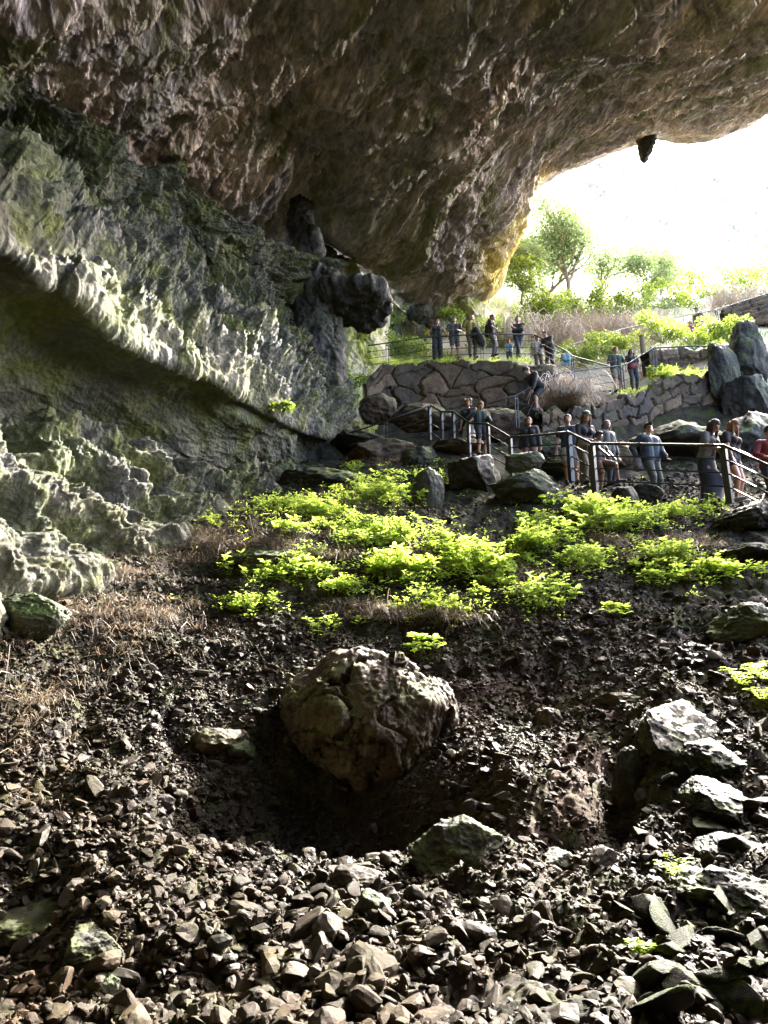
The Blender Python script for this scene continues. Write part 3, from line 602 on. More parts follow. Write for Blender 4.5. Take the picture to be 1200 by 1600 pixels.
tag(link('boulder', me, M['brownrock']), 'huge brown boulder with vertical clefts, overhanging the dark hollow', 'boulder')
BO = [
 ('flat mossy green block below the railing posts', 818, 768, 13.9, 116, 62, .8, 'mossrock', 3, .2, 0),
 ('dark broken boulder left of the flat mossy block', 742, 748, 14.6, 96, 66, .8, 'darkrock', 4, .5, 0),
 ('small pointed dark rock on top of the mossy block', 820, 722, 14.6, 62, 34, .7, 'mossrock', 5, 0, 0),
 ('pale leaning slab above the leafy plants, mossy on top', 668, 775, 14.4, 58, 90, .8, 'mossrock', 6, .4, .2),
 ('brown flat rock at the foot of the stair railing', 600, 712, 18.6, 120, 40, .8, 'brownrock', 7, .2, 0),
 ('long dark ledge stone left of the stair railing', 560, 690, 19.6, 90, 30, .8, 'darkrock', 8, 0, 0),
 ('pale sloping rock at the top of the plant patch', 500, 752, 16.6, 120, 52, .9, 'outcrop', 9, .3, .15),
 ('rounded rock beside the curly dry shrub', 655, 722, 17.4, 60, 42, .8, 'outcrop', 10, 0, 0),
 ('pointed dark rock in front of the man in the cap', 1013, 778, 13.0, 50, 50, .8, 'darkrock', 11, 0, 0),
 ('small dark rock with a round top by the bright plants', 978, 782, 13.0, 44, 44, .8, 'darkrock', 12, .5, 0),
 ('large dark block at the edge under the long skirt woman', 1180, 812, 11.6, 120, 60, .9, 'darkrock', 13, 0, 0),
 ('dark slab lying below the large edge block', 1170, 862, 10.9, 110, 34, .9, 'darkrock', 14, .2, 0),
 ('smooth pale topped boulder on the right edge of the slope', 1175, 972, 9.0, 150, 78, .9, 'mossrock', 15, .3, .1),
 ('round brown rock half buried above the red earth', 858, 1122, 7.6, 50, 40, .9, 'brownrock', 16, 0, 0),
 ('brown ledge stone jutting from the earth bank', 965, 1092, 7.7, 74, 26, .9, 'brownrock', 17, .1, 0),
 ('tall standing slab with a sharp edge in the earth', 985, 1215, 6.5, 62, 120, .7, 'darkrock', 18, .5, .1),
 ('long flat slab covered in dirt above the standing slab', 1060, 1140, 7.0, 150, 60, .9, 'darkrock', 19, .2, .7),
 ('wet sheet of bedrock beside the standing slab', 1110, 1180, 6.5, 120, 60, .9, 'wetrock', 20, .1, .5),
 ('low round boulder dusted with gravel below the red earth', 722, 1318, 5.75, 165, 95, .9, 'darkrock', 21, .2, .35),
 ('dark rock ledge beside the gravelly round boulder', 868, 1345, 5.4, 80, 46, .8, 'darkrock', 22, 0, 0),
 ('squarish brown stone standing alone on the gravel', 838, 1455, 4.75, 42, 42, .9, 'brownrock', 23, .6, 0),
 ('small upright dark stone beside the lone brown stone', 806, 1428, 4.9, 26, 46, .8, 'darkrock', 24, 0, 0),
 ('mossy round stone at the edge of the gravel patch', 585, 1415, 5.0, 60, 58, .8, 'mossrock', 25, .2, 0),
 ('pale chunky stone left of the mossy round stone', 560, 1370, 5.3, 90, 44, .8, 'stone', 26, .1, 0),
 ('bluish rounded boulder sitting in the near gravel', 150, 1480, 4.7, 110, 84, .9, 'outcrop', 27, .2, .1),
 ('yellow mossed stone under the bluish boulder', 160, 1540, 4.3, 60, 60, .8, 'mossrock', 28, 0, 0),
 ('ledge stone over the dark gap at the edge', 50, 1430, 5.1, 210, 74, .9, 'darkrock', 29, .1, .25),
 ('green mossy ledge rock where scree meets the wall', 40, 962, 7.9, 150, 90, .7, 'mossrock', 30, 0, 0),
 ('mossy knob of rock at the foot of the cave wall', 140, 875, 10.4, 70, 60, .8, 'mossrock', 31, .3, 0),
 ('dark mossy slab among the dead grass', 415, 872, 11.4, 110, 44, .9, 'mossrock', 32, .4, .1),
 ('reddish slab above the left scree', 345, 1155, 7.0, 90, 44, .9, 'brownrock', 33, .2, 0),
 ('small mossy topped rock beside the big boulder', 380, 1172, 6.9, 56, 36, .9, 'mossrock', 34, .5, 0),
 ('grey stone at the end of the left scree tongue', 298, 1328, 5.6, 40, 20, .9, 'stone', 35, 0, 0),
 ('flat wet slab shining on the right', 1150, 1340, 5.2, 110, 30, 1.2, 'wetrock', 36, .2, .5),
 ('long wet slab at the lower right edge', 1160, 1400, 4.8, 130, 50, 1.0, 'wetrock', 37, .1, .5),
 ('mossy slab with a fern growing beside it', 1090, 1385, 4.9, 110, 44, 1.0, 'mossrock', 38, .3, .2),
 ('pale wet rock in the lower right gravel', 1080, 1560, 3.7, 90, 50, 1.0, 'wetrock', 39, .1, .4),
 ('black wet rock above the shining slabs', 1120, 1250, 5.9, 110, 50, 1.0, 'wetrock', 40, .4, .45),
 ('big rounded boulder behind the man in the cap', 1070, 690, 17.2, 150, 80, .8, 'outcrop', 41, .1, 0),
 ('rounded boulder behind the long haired girl', 1175, 700, 16.8, 110, 120, .8, 'outcrop', 42, .1, 0),
 ('round rock with dry twigs behind the railing', 965, 712, 16.8, 60, 44, .8, 'brownrock', 43, .1, 0),
 ('pale boulder behind the pink trousers woman', 862, 700, 17.6, 56, 46, .8, 'outcrop', 44, .1, 0),
 ('lower pale boulder beside the thick corner post', 874, 728, 16.6, 60, 36, .8, 'outcrop', 45, .1, 0),
 ('tall dark outcrop above the stone wall end', 1172, 560, 20.6, 74, 130, .8, 'outcrop', 46, .1, 0),
 ('leaning dark column of rock on the stone wall end', 1130, 590, 20.3, 52, 130, .8, 'outcrop', 47, .3, -.1),
 ('round boulder at the base of the dark outcrop', 1170, 630, 19.8, 80, 90, .8, 'outcrop', 48, .3, 0),
 ('knob of rock where the upper rail ends', 1143, 553, 21.2, 26, 30, .8, 'outcrop', 49, .3, 0),
 ('rounded brown rock beside the platform, leftmost of four', 622, 498, 28.2, 40, 44, .8, 'brownrock', 50, .3, 0),
 ('rounded brown rock behind the platform with yellow moss', 655, 490, 28.4, 44, 36, .8, 'mossrock', 51, .1, 0),
 ('lumpy brown rock behind the platform railing', 640, 518, 27.6, 46, 34, .8, 'brownrock', 52, .3, 0),
 ('small rounded rock behind the woman in black', 678, 510, 27.8, 34, 36, .8, 'brownrock', 53, .3, 0),
 ('broken rock block under the arch foot', 730, 478, 29.6, 60, 60, .8, 'pale', 54, .3, 0),
 ('pile rock leaning at the right end of the platform wall', 850, 585, 22.5, 60, 30, .8, 'brownrock', 55, .3, .1),
 ('dark ledge rock left of the platform wall base', 590, 640, 21.4, 60, 50, .8, 'brownrock', 56, .1, 0),
 ('wide low rock below the platform wall', 660, 655, 20.9, 110, 44, .7, 'brownrock', 57, .1, 0),
 ('brown rock behind the stair railing', 770, 668, 20.3, 110, 60, .7, 'brownrock', 58, .1, 0),
 ('flat brown rock under the curly haired child', 720, 700, 17.9, 90, 28, .8, 'brownrock', 59, .1, 0),
]
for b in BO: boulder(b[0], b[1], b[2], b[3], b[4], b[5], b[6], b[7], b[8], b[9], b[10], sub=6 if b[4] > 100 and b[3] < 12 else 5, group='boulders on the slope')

# ------------------------------------------------------------------ stone walls
def stone_wall(label, top, drop, size, seed, thick=.7, res=.035, irregular=.0, mat='masonry', rows_z=None):
    pts = np.array([P(*q) for q in top]); seg = np.r_[0, np.cumsum(np.linalg.norm(np.diff(pts[:, :2], axis=0), axis=1))]
    n = int(seg[-1] / res) + 2; u = np.linspace(0, seg[-1], n); c = np.stack([np.interp(u, seg, pts[:, k]) for k in range(3)], -1)
    c[:, 2] += .10 * np.round(noise(np.stack([u * 1.9 / size[0], u * 0, u * 0], -1), seed) * 3) / 1.5
    t = np.gradient(c[:, :2], axis=0); t /= np.linalg.norm(t, axis=1, keepdims=True); nrm = np.stack([t[:, 1], -t[:, 0], 0 * u], -1)
    nrm *= -np.sign((nrm * c).sum(1).mean())
    m = int(drop / res) + 2; V = []; n2 = int(thick / res / 1.5)
    vals = np.linspace(-drop, 0, m)
    for zz in vals:
        V.append(c + np.array([0, 0, zz]) + nrm * (-.04 * zz * 1.0))
    front = len(V)
    for k in range(1, n2 + 1): V.append(c - nrm * thick * k / n2)
    for k in range(1, 5): V.append(c - nrm * thick + np.array([0, 0, -drop * k / 4]))
    V = np.array(V); G = V.copy(); nn, _ = gnormals(G)
    U = np.tile(u, (len(V), 1)); H = np.concatenate([np.tile(vals[:, None], (1, n)), *[np.full((1, n), thick * k / n2) for k in range(1, n2 + 1)], *[np.full((1, n), thick + k) for k in range(1, 5)]])
    q = np.stack([U.ravel() / size[0], H.ravel() / size[1], 0 * U.ravel()], -1)
    wv = np.stack([noise(q * .9, seed + 1), noise(q * .9, seed + 2)], -1)
    q[:, :2] += .35 * wv
    if not irregular: q[:, :2] = q[:, :2] - .24 * wv; q[:, 0] += .5 * (np.floor(q[:, 1]) % 2)
    if irregular: q[:, 0] += .8 * noise(q * .45, seed + 9); q[:, 1] += .9 * noise(q * .4, seed + 8)
    f1, f2, cid = voro(q, seed, jitter=.75 if irregular else .35, dims=2)
    e = np.clip(f2 - f1, 0, 1)
    d = .14 * sstep(0, .10, e) + .10 * (cid - .5) + .05 * fbm(G.reshape(-1, 3) * 2.5, 4, seed + 3) + .015 * fbm(G.reshape(-1, 3) * 10, 3, seed + 4, ridged=True) - .10
    wgt = np.ones((len(V), n)); wgt[-4:] = 0
    V = G.reshape(-1, 3) + nn.reshape(-1, 3) * (d * wgt.ravel())[:, None]
    o = link('stone_wall', npmesh('stone_wall', V, gridfaces(len(G), n)), M[mat])
    me = o.data; attr(me, 'cid', cid); nrmv = nget(me); vv = vget(me)
    if (nrmv[:front * n] * (-vv[:front * n])).sum() < 0: me.flip_normals()
    return tag(o, label, 'stone wall', 'dry stone retaining walls')
stone_wall('rough wall of large boulders holding up the upper viewing platform', [(572, 590, 22.6), (600, 574, 22.9), (640, 568, 23.1), (700, 566, 23.1), (760, 565, 22.9), (805, 566, 22.6), (832, 576, 22.3), (850, 590, 22.0)], 3.6, (1.0, .62), 201, irregular=.5)
stone_wall('coursed brown stone wall behind the lower path, stepping up to the dark outcrop', [(845, 645, 19.6), (880, 640, 19.8), (928, 636, 19.9), (958, 625, 20.1), (1000, 616, 20.2), (1020, 606, 20.3), (1050, 588, 20.4), (1100, 585, 20.4), (1160, 586, 20.3)], 3.2, (.62, .36), 211)
stone_wall('brown block wall beside the topmost path at the opening', [(1130, 482, 31.4), (1160, 472, 31.2), (1215, 455, 30.8), (1290, 440, 30)], 1.5, (.8, .5), 221, mat='brownrock', res=.05)

stone_wall('low grey kerb wall beside the sunlit landing', [(1012, 548, 23.6), (1060, 546, 23.8), (1100, 548, 23.8), (1140, 552, 23.6)], .8, (.8, .4), 231, res=.05, thick=.5)

# ------------------------------------------------------------------ railings
def tube_mesh(pts, r, n=6):
    pts = np.array(pts, float); V = []; F = []; m = len(pts)
    rr = np.full(m, r) if np.isscalar(r) else np.array(r)
    up = np.array([0, 0, 1.])
    T = np.gradient(pts, axis=0) if m > 1 else None
    for i in range(m):
        d = T[i] / (np.linalg.norm(T[i]) + 1e-9); a = np.cross(d, up if abs(d[2]) < .95 else np.array([1., 0, 0])); a /= np.linalg.norm(a); b = np.cross(d, a)
        ang = np.arange(n) * 2 * math.pi / n; V.append(pts[i] + rr[i] * (np.cos(ang)[:, None] * a + np.sin(ang)[:, None] * b))
    V = np.concatenate(V)
    for i in range(m - 1):
        for k in range(n): F.append((i * n + k, i * n + (k + 1) % n, (i + 1) * n + (k + 1) % n, (i + 1) * n + k))
    return V, F
def cap_ends(V, F, n): return F + [tuple(range(n))[::-1], tuple(len(V) - n + k for k in range(n))]
def merge(parts):
    vs, fs, o = [], [], 0
    for V, F in parts: vs.append(V); fs += [tuple(i + o for i in f) for f in F]; o += len(V)
    me = bpy.data.meshes.new('m'); me.from_pydata(np.concatenate(vs).tolist(), [], fs); me.update(); return me
def boxpts(c, sx, sy, sz, rz=0):
    x, y, z = sx / 2, sy / 2, sz / 2; V = np.array([(i, j, k) for i in (-x, x) for j in (-y, y) for k in (-z, z)]); ca, sa = math.cos(rz), math.sin(rz)
    V = np.stack([V[:, 0] * ca - V[:, 1] * sa, V[:, 0] * sa + V[:, 1] * ca, V[:, 2]], -1) + np.array(c)
    return V, [(0, 1, 3, 2), (4, 6, 7, 5), (0, 4, 5, 1), (2, 3, 7, 6), (0, 2, 6, 4), (1, 5, 7, 3)]
def railing(label, tops, posts, H=1.0, nrod=3, r=.024, pw=.05, double=True, rr=.011, group='metal railings along the path', low=.0):
    """tops: polyline of the handrail (px,py,Y); posts: indices or (px,py,Y,height)"""
    pts = np.array([P(*q) for q in tops]); root = empty('metal_railing', pts[len(pts) // 2] - np.array([0, 0, H])); tag(root, label, 'railing', group)
    o0 = np.array(root.location)
    V, F = tube_mesh(pts - o0, r, 8); me = merge([(V, cap_ends(V, F, 8))]); me.polygons.foreach_set('use_smooth', [True] * len(me.polygons)); link('handrail', me, M['metal'], root)
    for k in range(nrod):
        q = pts - o0 - np.array([0, 0, H * (k + 1) / (nrod + .7)])
        V, F = tube_mesh(q, rr, 6); link('rod', merge([(V, cap_ends(V, F, 6))]), M['metal'], root)
    for p in posts:
        c = P(*p[:3]) - o0; h = p[3] if len(p) > 3 else H
        i = np.argmin(np.linalg.norm(pts - o0 - c, axis=1)); t = pts[min(i + 1, len(pts) - 1)] - pts[max(i - 1, 0)]; a = math.atan2(t[1], t[0])
        off = np.array([math.cos(a), math.sin(a), 0]) * .045
        if double: bs = [boxpts(c + s * off + np.array([0, 0, -h / 2 - .03]), .014, pw, h, a) for s in (-1, 1)] + [boxpts(c + np.array([0, 0, -.1]), .076, pw * .6, .03, a)]
        else: bs = [boxpts(c + np.array([0, 0, -h / 2 - .03]), pw * 1.5, pw * 1.2, h, a)]
        link('post', merge(bs), M['metal'], root)
    return root
railing('railing round the upper viewing platform where five people stand', [(575, 540, 22.9), (605, 536, 23.1), (664, 527, 23.2), (752, 522, 23.1), (832, 522.5, 22.8)], [(605, 536, 23.1), (664, 527, 23.2), (752, 522, 23.1), (832, 522.5, 22.8)], .95, 3)
railing('railing descending from the platform corner past the hanging blue cloth', [(834, 523, 22.8), (886, 549, 23.0), (894, 556, 23.2), (951, 572, 23.6), (975, 578, 23.7)], [(894, 556, 23.2)], 1.0, 4)
railing('long railing climbing to the top path at the cave opening', [(872, 552, 26), (885, 541, 26.4), (970, 515, 28), (1043, 498, 29.2), (1119, 484, 30.3), (1205, 457, 30.6), (1290, 430, 30.8)], [(1043, 498, 29.2), (1119, 484, 30.3), (1205, 457, 30.6)], 1.0, 3)
railing('railing that rises beside the bending man and turns level above the stone wall', [(762, 631, 19.4), (806, 618, 19.7), (840, 600, 19.9), (870, 584, 20.2), (920, 577, 20.6), (971, 571, 21.0), (985, 566, 21.1), (1021, 544, 21.3), (1080, 541, 21.2), (1155, 540, 21.0)],
        [(806, 618, 19.7), (971, 571, 21.0), (1021, 544, 21.3), (1129, 541, 21.1)], 1.0, 3)
railing('short far railing on the stair behind the couple', [(1002, 568, 24.5), (1036, 576, 24.5)], [(1002, 568, 24.5), (1036, 576, 24.5)], .9, 4)
railing('thin railing at the far left foot of the stair', [(545, 677, 18.8), (567, 670, 18.8), (602, 658, 18.7), (673, 633.5, 18.4)], [(602, 658, 18.7)], 1.0, 2)
railing('zigzag stair railing with thick posts beside the curly haired child', [(673, 633.5, 18.4), (690, 643.5, 18), (709, 643.5, 17.6), (733, 661, 17), (762, 662.5, 16.8), (797, 683, 16.2), (840, 680, 15.6), (888, 675, 14.9)],
        [(671, 634, 18.4), (690, 643.5, 18), (708, 643.5, 17.6), (732, 661, 17), (762, 662.5, 16.8), (797, 683, 16.2)], 1.0, 3, double=False, pw=.055, r=.028, rr=.014)
railing('thick front railing running past the man in the cap to the right edge', [(888, 675, 14.6), (924, 693, 13.9), (990, 694, 13.5), (1060, 695, 13.1), (1130, 696, 12.6), (1160, 709, 12.2), (1200, 727, 11.7), (1280, 765, 10.8)],
        [(888, 676, 14.6, 1.1), (924, 694, 13.9, 1.1), (1129, 697, 12.6, 1.1), (1240, 745, 11.3, 1.1)], 1.0, 3, double=False, pw=.078, r=.03, rr=.016)

# ------------------------------------------------------------------ people
def pm(name, col, **k): M[name] = plain(name, col, **k)
for nme, c in dict(skin=(.26, .14, .09), skin2=(.18, .095, .06), black=(.018, .018, .022), navy=(.02, .025, .045), green=(.03, .06, .05), grey=(.09, .087, .085), ltee=(.20, .19, .175), white=(.5, .48, .45),
                   khaki=(.16, .125, .085), beige=(.26, .21, .15), olive=(.24, .20, .03), jean=(.03, .036, .055), blue=(.05, .075, .11), red=(.30, .025, .03), pink=(.32, .17, .16), magenta=(.4, .05, .2), brown=(.20, .09, .05),
                   hair_dark=(.03, .02, .016), hair_brown=(.05, .028, .015), hair_blond=(.13, .07, .03), hair_red=(.28, .08, .03), hat=(.15, .15, .10), gtrouser=(.10, .11, .10), shoe=(.03, .03, .03), shoew=(.5, .5, .5), bag=(.40, .30, .20), cloth=(.25, .42, .5)).items():
    if 'hair' not in nme and 'skin' not in nme: c = tuple(.42 * q + .004 for q in c)
    pm(nme, c, spec=.2 if 'hair' in nme else .4, rough=.8 if 'hair' in nme else .5 if 'skin' in nme else .85, scale=25, var=.15, bump=.2)
def ik(a, b, l1, l2, hint):
    a, b, hint = np.array(a, float), np.array(b, float), np.array(hint, float)
    d = b - a; L = np.linalg.norm(d); L2 = min(L, (l1 + l2) * .995); d = d / L; b = a + d * L2
    x = (l1 ** 2 - l2 ** 2 + L2 ** 2) / (2 * L2); h = math.sqrt(max(l1 ** 2 - x * x, 0)); hp = hint - d * (hint @ d); hp /= np.linalg.norm(hp) + 1e-9
    return a + d * x + hp * h, b
def rotx(v, a, c=(0, 0, 0)):
    v = np.array(v, float) - c; ca, sa = math.cos(a), math.sin(a)
    return np.array([v[0], v[1] * ca - v[2] * sa, v[1] * sa + v[2] * ca]) + c
def rotz(v, a):
    ca, sa = math.cos(a), math.sin(a); return np.array([v[0] * ca - v[1] * sa, v[0] * sa + v[1] * ca, v[2]])
def person(label, at, h=1.72, face=180, lean=0, hands=None, feet_=None, bw=1.0, skin='skin', top='grey', topk='tee', bot='jean', botk='trousers', hair='hair_dark', hairk='short',
           hat=None, pack=None, extras=(), head_yaw=0, head_pitch=0, shoe='shoe', group='visitors on the cave paths', hipdrop=0, z_off=0.0, female=False):
    g = P(*at); z0 = gz(g[0], g[1])[0]
    zt = g[2] + z_off
    base = np.array([g[0], g[1], max(zt, z0 - .02) if abs(zt - z0) < .6 else zt])
    k = h; vox = .0075 if at[2] < 18 else .0095
    hip = np.array([0, 0, (.53 - hipdrop) * k]); la = -R(lean)
    sw = (.112 if not female else .100) * k * bw; hw = .052 * k * (1.05 if female else 1)
    def tr(p): return rotx(p, la, hip)            # lean the trunk forward about the hips
    sh = {s: tr((s * sw, 0, hip[2] + .285 * k)) for s in (-1, 1)}
    chest, neck, hb = tr((0, .005 * k, hip[2] + .20 * k)), tr((0, 0, hip[2] + .315 * k)), tr((0, .012 * k, hip[2] + .365 * k))
    hd = hb + rotx((0, .012 * k, .045 * k), la * .5 + R(head_pitch))
    HQ = Quaternion((0, 0, 1), R(head_yaw)) @ Quaternion((1, 0, 0), la * .6 + R(head_pitch)); HM = np.array(HQ.to_matrix())
    def hp(p): return hd + HM @ (np.array(p) * k)
    B = []
    B.append(ellips(hd, (.043 * k, .054 * k, .062 * k), HQ)); B.append(ellips(hp((0, .012, -.032)), (.032 * k, .038 * k, .032 * k), HQ))
    B.append(capsule(hp((0, .052, .004)), hp((0, .063, -.016)), .006 * k, .0095 * k, 8)); B.append(capsule(hp((-.013, .047, -.036)), hp((.013, .047, -.036)), .0055 * k, .0055 * k, 8))
    B.append(capsule(hp((-.022, .046, .012)), hp((.022, .046, .012)), .007 * k, .007 * k, 8))
    for s in (-1, 1): B.append(ellips(hp((s * .046, -.004, -.008)), (.006 * k, .011 * k, .017 * k), HQ, 2))
    B.append(capsule(neck - (neck - chest) * .15, hp((0, -.012, -.03)), .031 * k, .028 * k))
    t_ = []   # trunk bodies reused for the shirt
    t_.append(capsule(tr((-sw * .62, 0, hip[2] + .27 * k)), tr((sw * .62, 0, hip[2] + .27 * k)), .045 * k, .045 * k))
    for s in (-1, 1):
        t_.append(capsule(tr((s * sw * .42, .0, hip[2] + .24 * k)), tr((s * sw * .38 * (.8 if female else 1), 0, hip[2] + .10 * k)), .060 * k * bw, .052 * k * bw * (.85 if female else 1)))
        t_.append(capsule(tr((s * sw * .36, 0, hip[2] + .10 * k)), (s * hw * .95, -.008 * k, hip[2] + .0 * k), .052 * k * bw * (.85 if female else 1), .060 * k * bw))
        if female: t_.append(ellips(tr((s * .045 * k, .055 * k, hip[2] + .215 * k)), (.038 * k,) * 3))
    B += t_
    arms = {}; hands = hands or {}
    defh = {s: (s * (sw + .07 * k), .03 * k, hip[2] - .08 * k) for s in (-1, 1)}
    for s in (-1, 1):
        tgt = np.array(hands.get(s, defh[s]), float); tgt = tgt if s in hands else tr(tgt) * .3 + tgt * .7
        hint = np.array([s * .7, -.8, -.5]); el_, wr = ik(sh[s], tgt, .168 * k, .148 * k, hint); arms[s] = (sh[s], el_, wr)
        B.append(capsule(sh[s], el_, .029 * k * bw, .023 * k)); B.append(capsule(el_, wr, .023 * k, .0145 * k))
        d = wr - el_; d /= np.linalg.norm(d); side = np.cross(d, [0, 1, .3]); side /= np.linalg.norm(side); pn = np.cross(side, d)
        pe = wr + d * .050 * k; B.append(capsule(wr, pe, .016 * k, .020 * k, 10, flat=.6))
        for j, (o_, ln) in enumerate([(-1.5, .036), (-.5, .043), (.5, .046), (1.5, .040)]):
            r0 = .0052 * k if at[2] < 18 else .006 * k; b0 = pe + side * o_ * .0115 * k; mid = b0 + (d + side * o_ * .06) * ln * k * .6 + pn * .006 * k; tip = mid + (d * .8 + pn * .55) * ln * k * .5
            B.append(capsule(b0, mid, r0, r0 * .92, 6)); B.append(capsule(mid, tip, r0 * .92, r0 * .75, 6))
        th0 = wr + d * .018 * k + side * -.016 * k; B.append(capsule(th0, th0 + (d * .7 - side * .8) * .034 * k, .0068 * k, .0052 * k, 6))
    legs = {}; feet_ = feet_ or {}
    deff = {s: (s * .062 * k, (.03 if s > 0 else -.02) * k, .045 * k) for s in (-1, 1)}
    for s in (-1, 1):
        an = np.array(feet_.get(s, deff[s]), float); hj = np.array([s * hw, 0, hip[2] - .01 * k]); kn, an = ik(hj, an, .245 * k, .245 * k, (s * .1, 1, .15)); legs[s] = (hj, kn, an)
        B.append(capsule(hj, kn, .054 * k * bw, .036 * k)); B.append(capsule(kn, an, .036 * k, .020 * k)); B.append(ellips(kn * .72 + an * .28 + np.array([0, -.010 * k, 0]), (.031 * k, .034 * k, .060 * k)))
        B.append(capsule(an + np.array([0, -.02 * k, -.020 * k]), an + np.array([s * .015 * k, .10 * k, -.028 * k]), .022 * k, .016 * k))
    me = union('person', B, vox, 3); rt = link('person', me, M[skin]); rt.location = base; rt.rotation_euler = (0, 0, R(face)); tag(rt, label, 'person', group)
    def inflate(parts, r): 
        return parts
    def cloth(nm, bodies, mat, vx=None, rg=.006):
        m_ = union(nm, bodies, vx or vox * 1.5, 3); rough_up(m_, [(9, rg, False), (22, rg * .5, False)], 300); return link(nm, m_, M[mat], rt)
    # shirt
    def grow(V, F, c, g_): return (V, F)
    S = []
    e = .012 * k if topk != 'hoodie' else .020 * k
    S.append(capsule(tr((-sw * .66, 0, hip[2] + .268 * k)), tr((sw * .66, 0, hip[2] + .268 * k)), .045 * k + e, .045 * k + e))
    for s in (-1, 1):
        S.append(capsule(tr((s * sw * .42, .0, hip[2] + .24 * k)), tr((s * sw * .40, 0, hip[2] + .10 * k)), .060 * k * bw + e, .055 * k * bw + e))
        S.append(capsule(tr((s * sw * .38, 0, hip[2] + .10 * k)), (s * hw * .95, -.004 * k, hip[2] + .02 * k), .055 * k * bw + e, .060 * k * bw + e))
        if female: S.append(ellips(tr((s * .045 * k, .055 * k, hip[2] + .215 * k)), (.038 * k + e,) * 3))
        a, b, c_ = arms[s]
        if topk == 'tee': S.append(capsule(a, a * .38 + b * .62, .036 * k * bw + e * .6, .033 * k + e * .6))
        elif topk in ('long', 'hoodie'): S.append(capsule(a, b, .033 * k * bw + e * .7, .028 * k + e * .6)); S.append(capsule(b, b * .12 + c_ * .88, .028 * k + e * .6, .020 * k + e * .4))
    if topk == 'hoodie': S.append(ellips(tr((0, -.05 * k, hip[2] + .315 * k)), (.07 * k, .045 * k, .04 * k)))
    cloth('shirt', S, top)
    def rings(nm, levels, mat, n=28, rip=.02):
        V = []; F = []
        for i, (c, rx, ry) in enumerate(levels):
            for j in range(n):
                a = 2 * math.pi * j / n; w = 1 + rip * math.sin(a * 7 + i) * i / len(levels) + rip * .8 * math.sin(a * 3 + 2)
                V.append(np.array(c) + np.array([math.cos(a) * rx * w, math.sin(a) * ry * w, 0]))
        for i in range(len(levels) - 1):
            for j in range(n): F.append((i * n + j, i * n + (j + 1) % n, (i + 1) * n + (j + 1) % n, (i + 1) * n + j))
        F.append(tuple(range(n))); F.append(tuple(range((len(levels) - 1) * n, len(levels) * n))[::-1])
        m_ = merge([(np.array(V), F)]); m_.polygons.foreach_set('use_smooth', [True] * len(m_.polygons)); return link(nm, m_, M[mat], rt)
    hz = hip[2]
    mk = (legs[-1][1] + legs[1][1]) / 2; ma = (legs[-1][2] + legs[1][2]) / 2
    if botk in ('trousers', 'shorts', 'wide', 'short_shorts'):
        T = [capsule((-hw * .7, -.004 * k, hz + .012 * k), (hw * .7, -.004 * k, hz + .012 * k), .068 * k * bw, .068 * k * bw)]
        for s in (-1, 1):
            hj, kn, an = legs[s]; wd = .016 * k if botk == 'wide' else 0
            if botk == 'short_shorts': T.append(capsule(hj, hj * .72 + kn * .28, .060 * k * bw, .060 * k)); continue
            if botk == 'shorts': T.append(capsule(hj, hj * .12 + kn * .88, .062 * k * bw, .052 * k)); continue
            T.append(capsule(hj, kn, .060 * k * bw, .044 * k + wd)); T.append(capsule(kn, an * .96 + kn * .04, .044 * k + wd, .032 * k + wd * 1.5))
        cloth({'trousers': 'trousers', 'wide': 'trousers', 'shorts': 'shorts', 'short_shorts': 'shorts'}[botk], T, bot)
    elif botk == 'skirt': rings('skirt', [((0, -.003 * k, hz + .09 * k), .072 * k, .056 * k), ((0, -.003 * k, hz + .03 * k), .105 * k, .080 * k), ((0, 0, hz - .05 * k), .118 * k, .09 * k), ((mk[0], mk[1] * .6, hz - .22 * k), .135 * k, .11 * k)], bot)
    elif botk == 'long_skirt': rings('skirt', [((0, -.003 * k, hz + .09 * k), .075 * k, .06 * k), ((0, -.003 * k, hz + .02 * k), .112 * k, .088 * k), ((0, 0, hz - .12 * k), .125 * k, .095 * k), ((mk[0], mk[1] * .8, hz * .5), .140 * k, .125 * k), ((ma[0], ma[1] * .5, .03), .155 * k, .14 * k)], bot, rip=.03)
    # shoes
    for s in (-1, 1):
        an = legs[s][2]; cloth('shoe', [capsule(an + np.array([0, -.03 * k, -.018 * k]), an + np.array([s * .016 * k, .11 * k, -.026 * k]), .028 * k, .021 * k), capsule(an, an + np.array([0, -.01 * k, -.02 * k]), .026 * k, .026 * k)], shoe, rg=.001)
    # eyes
    eb = [ellips(hp((s * .018, .0485, .002)), (.0065 * k, .004 * k, .004 * k), HQ, 2) for s in (-1, 1)]
    link('eyes', merge(eb), M['shoe'], rt)
    # hair
    Hh = []
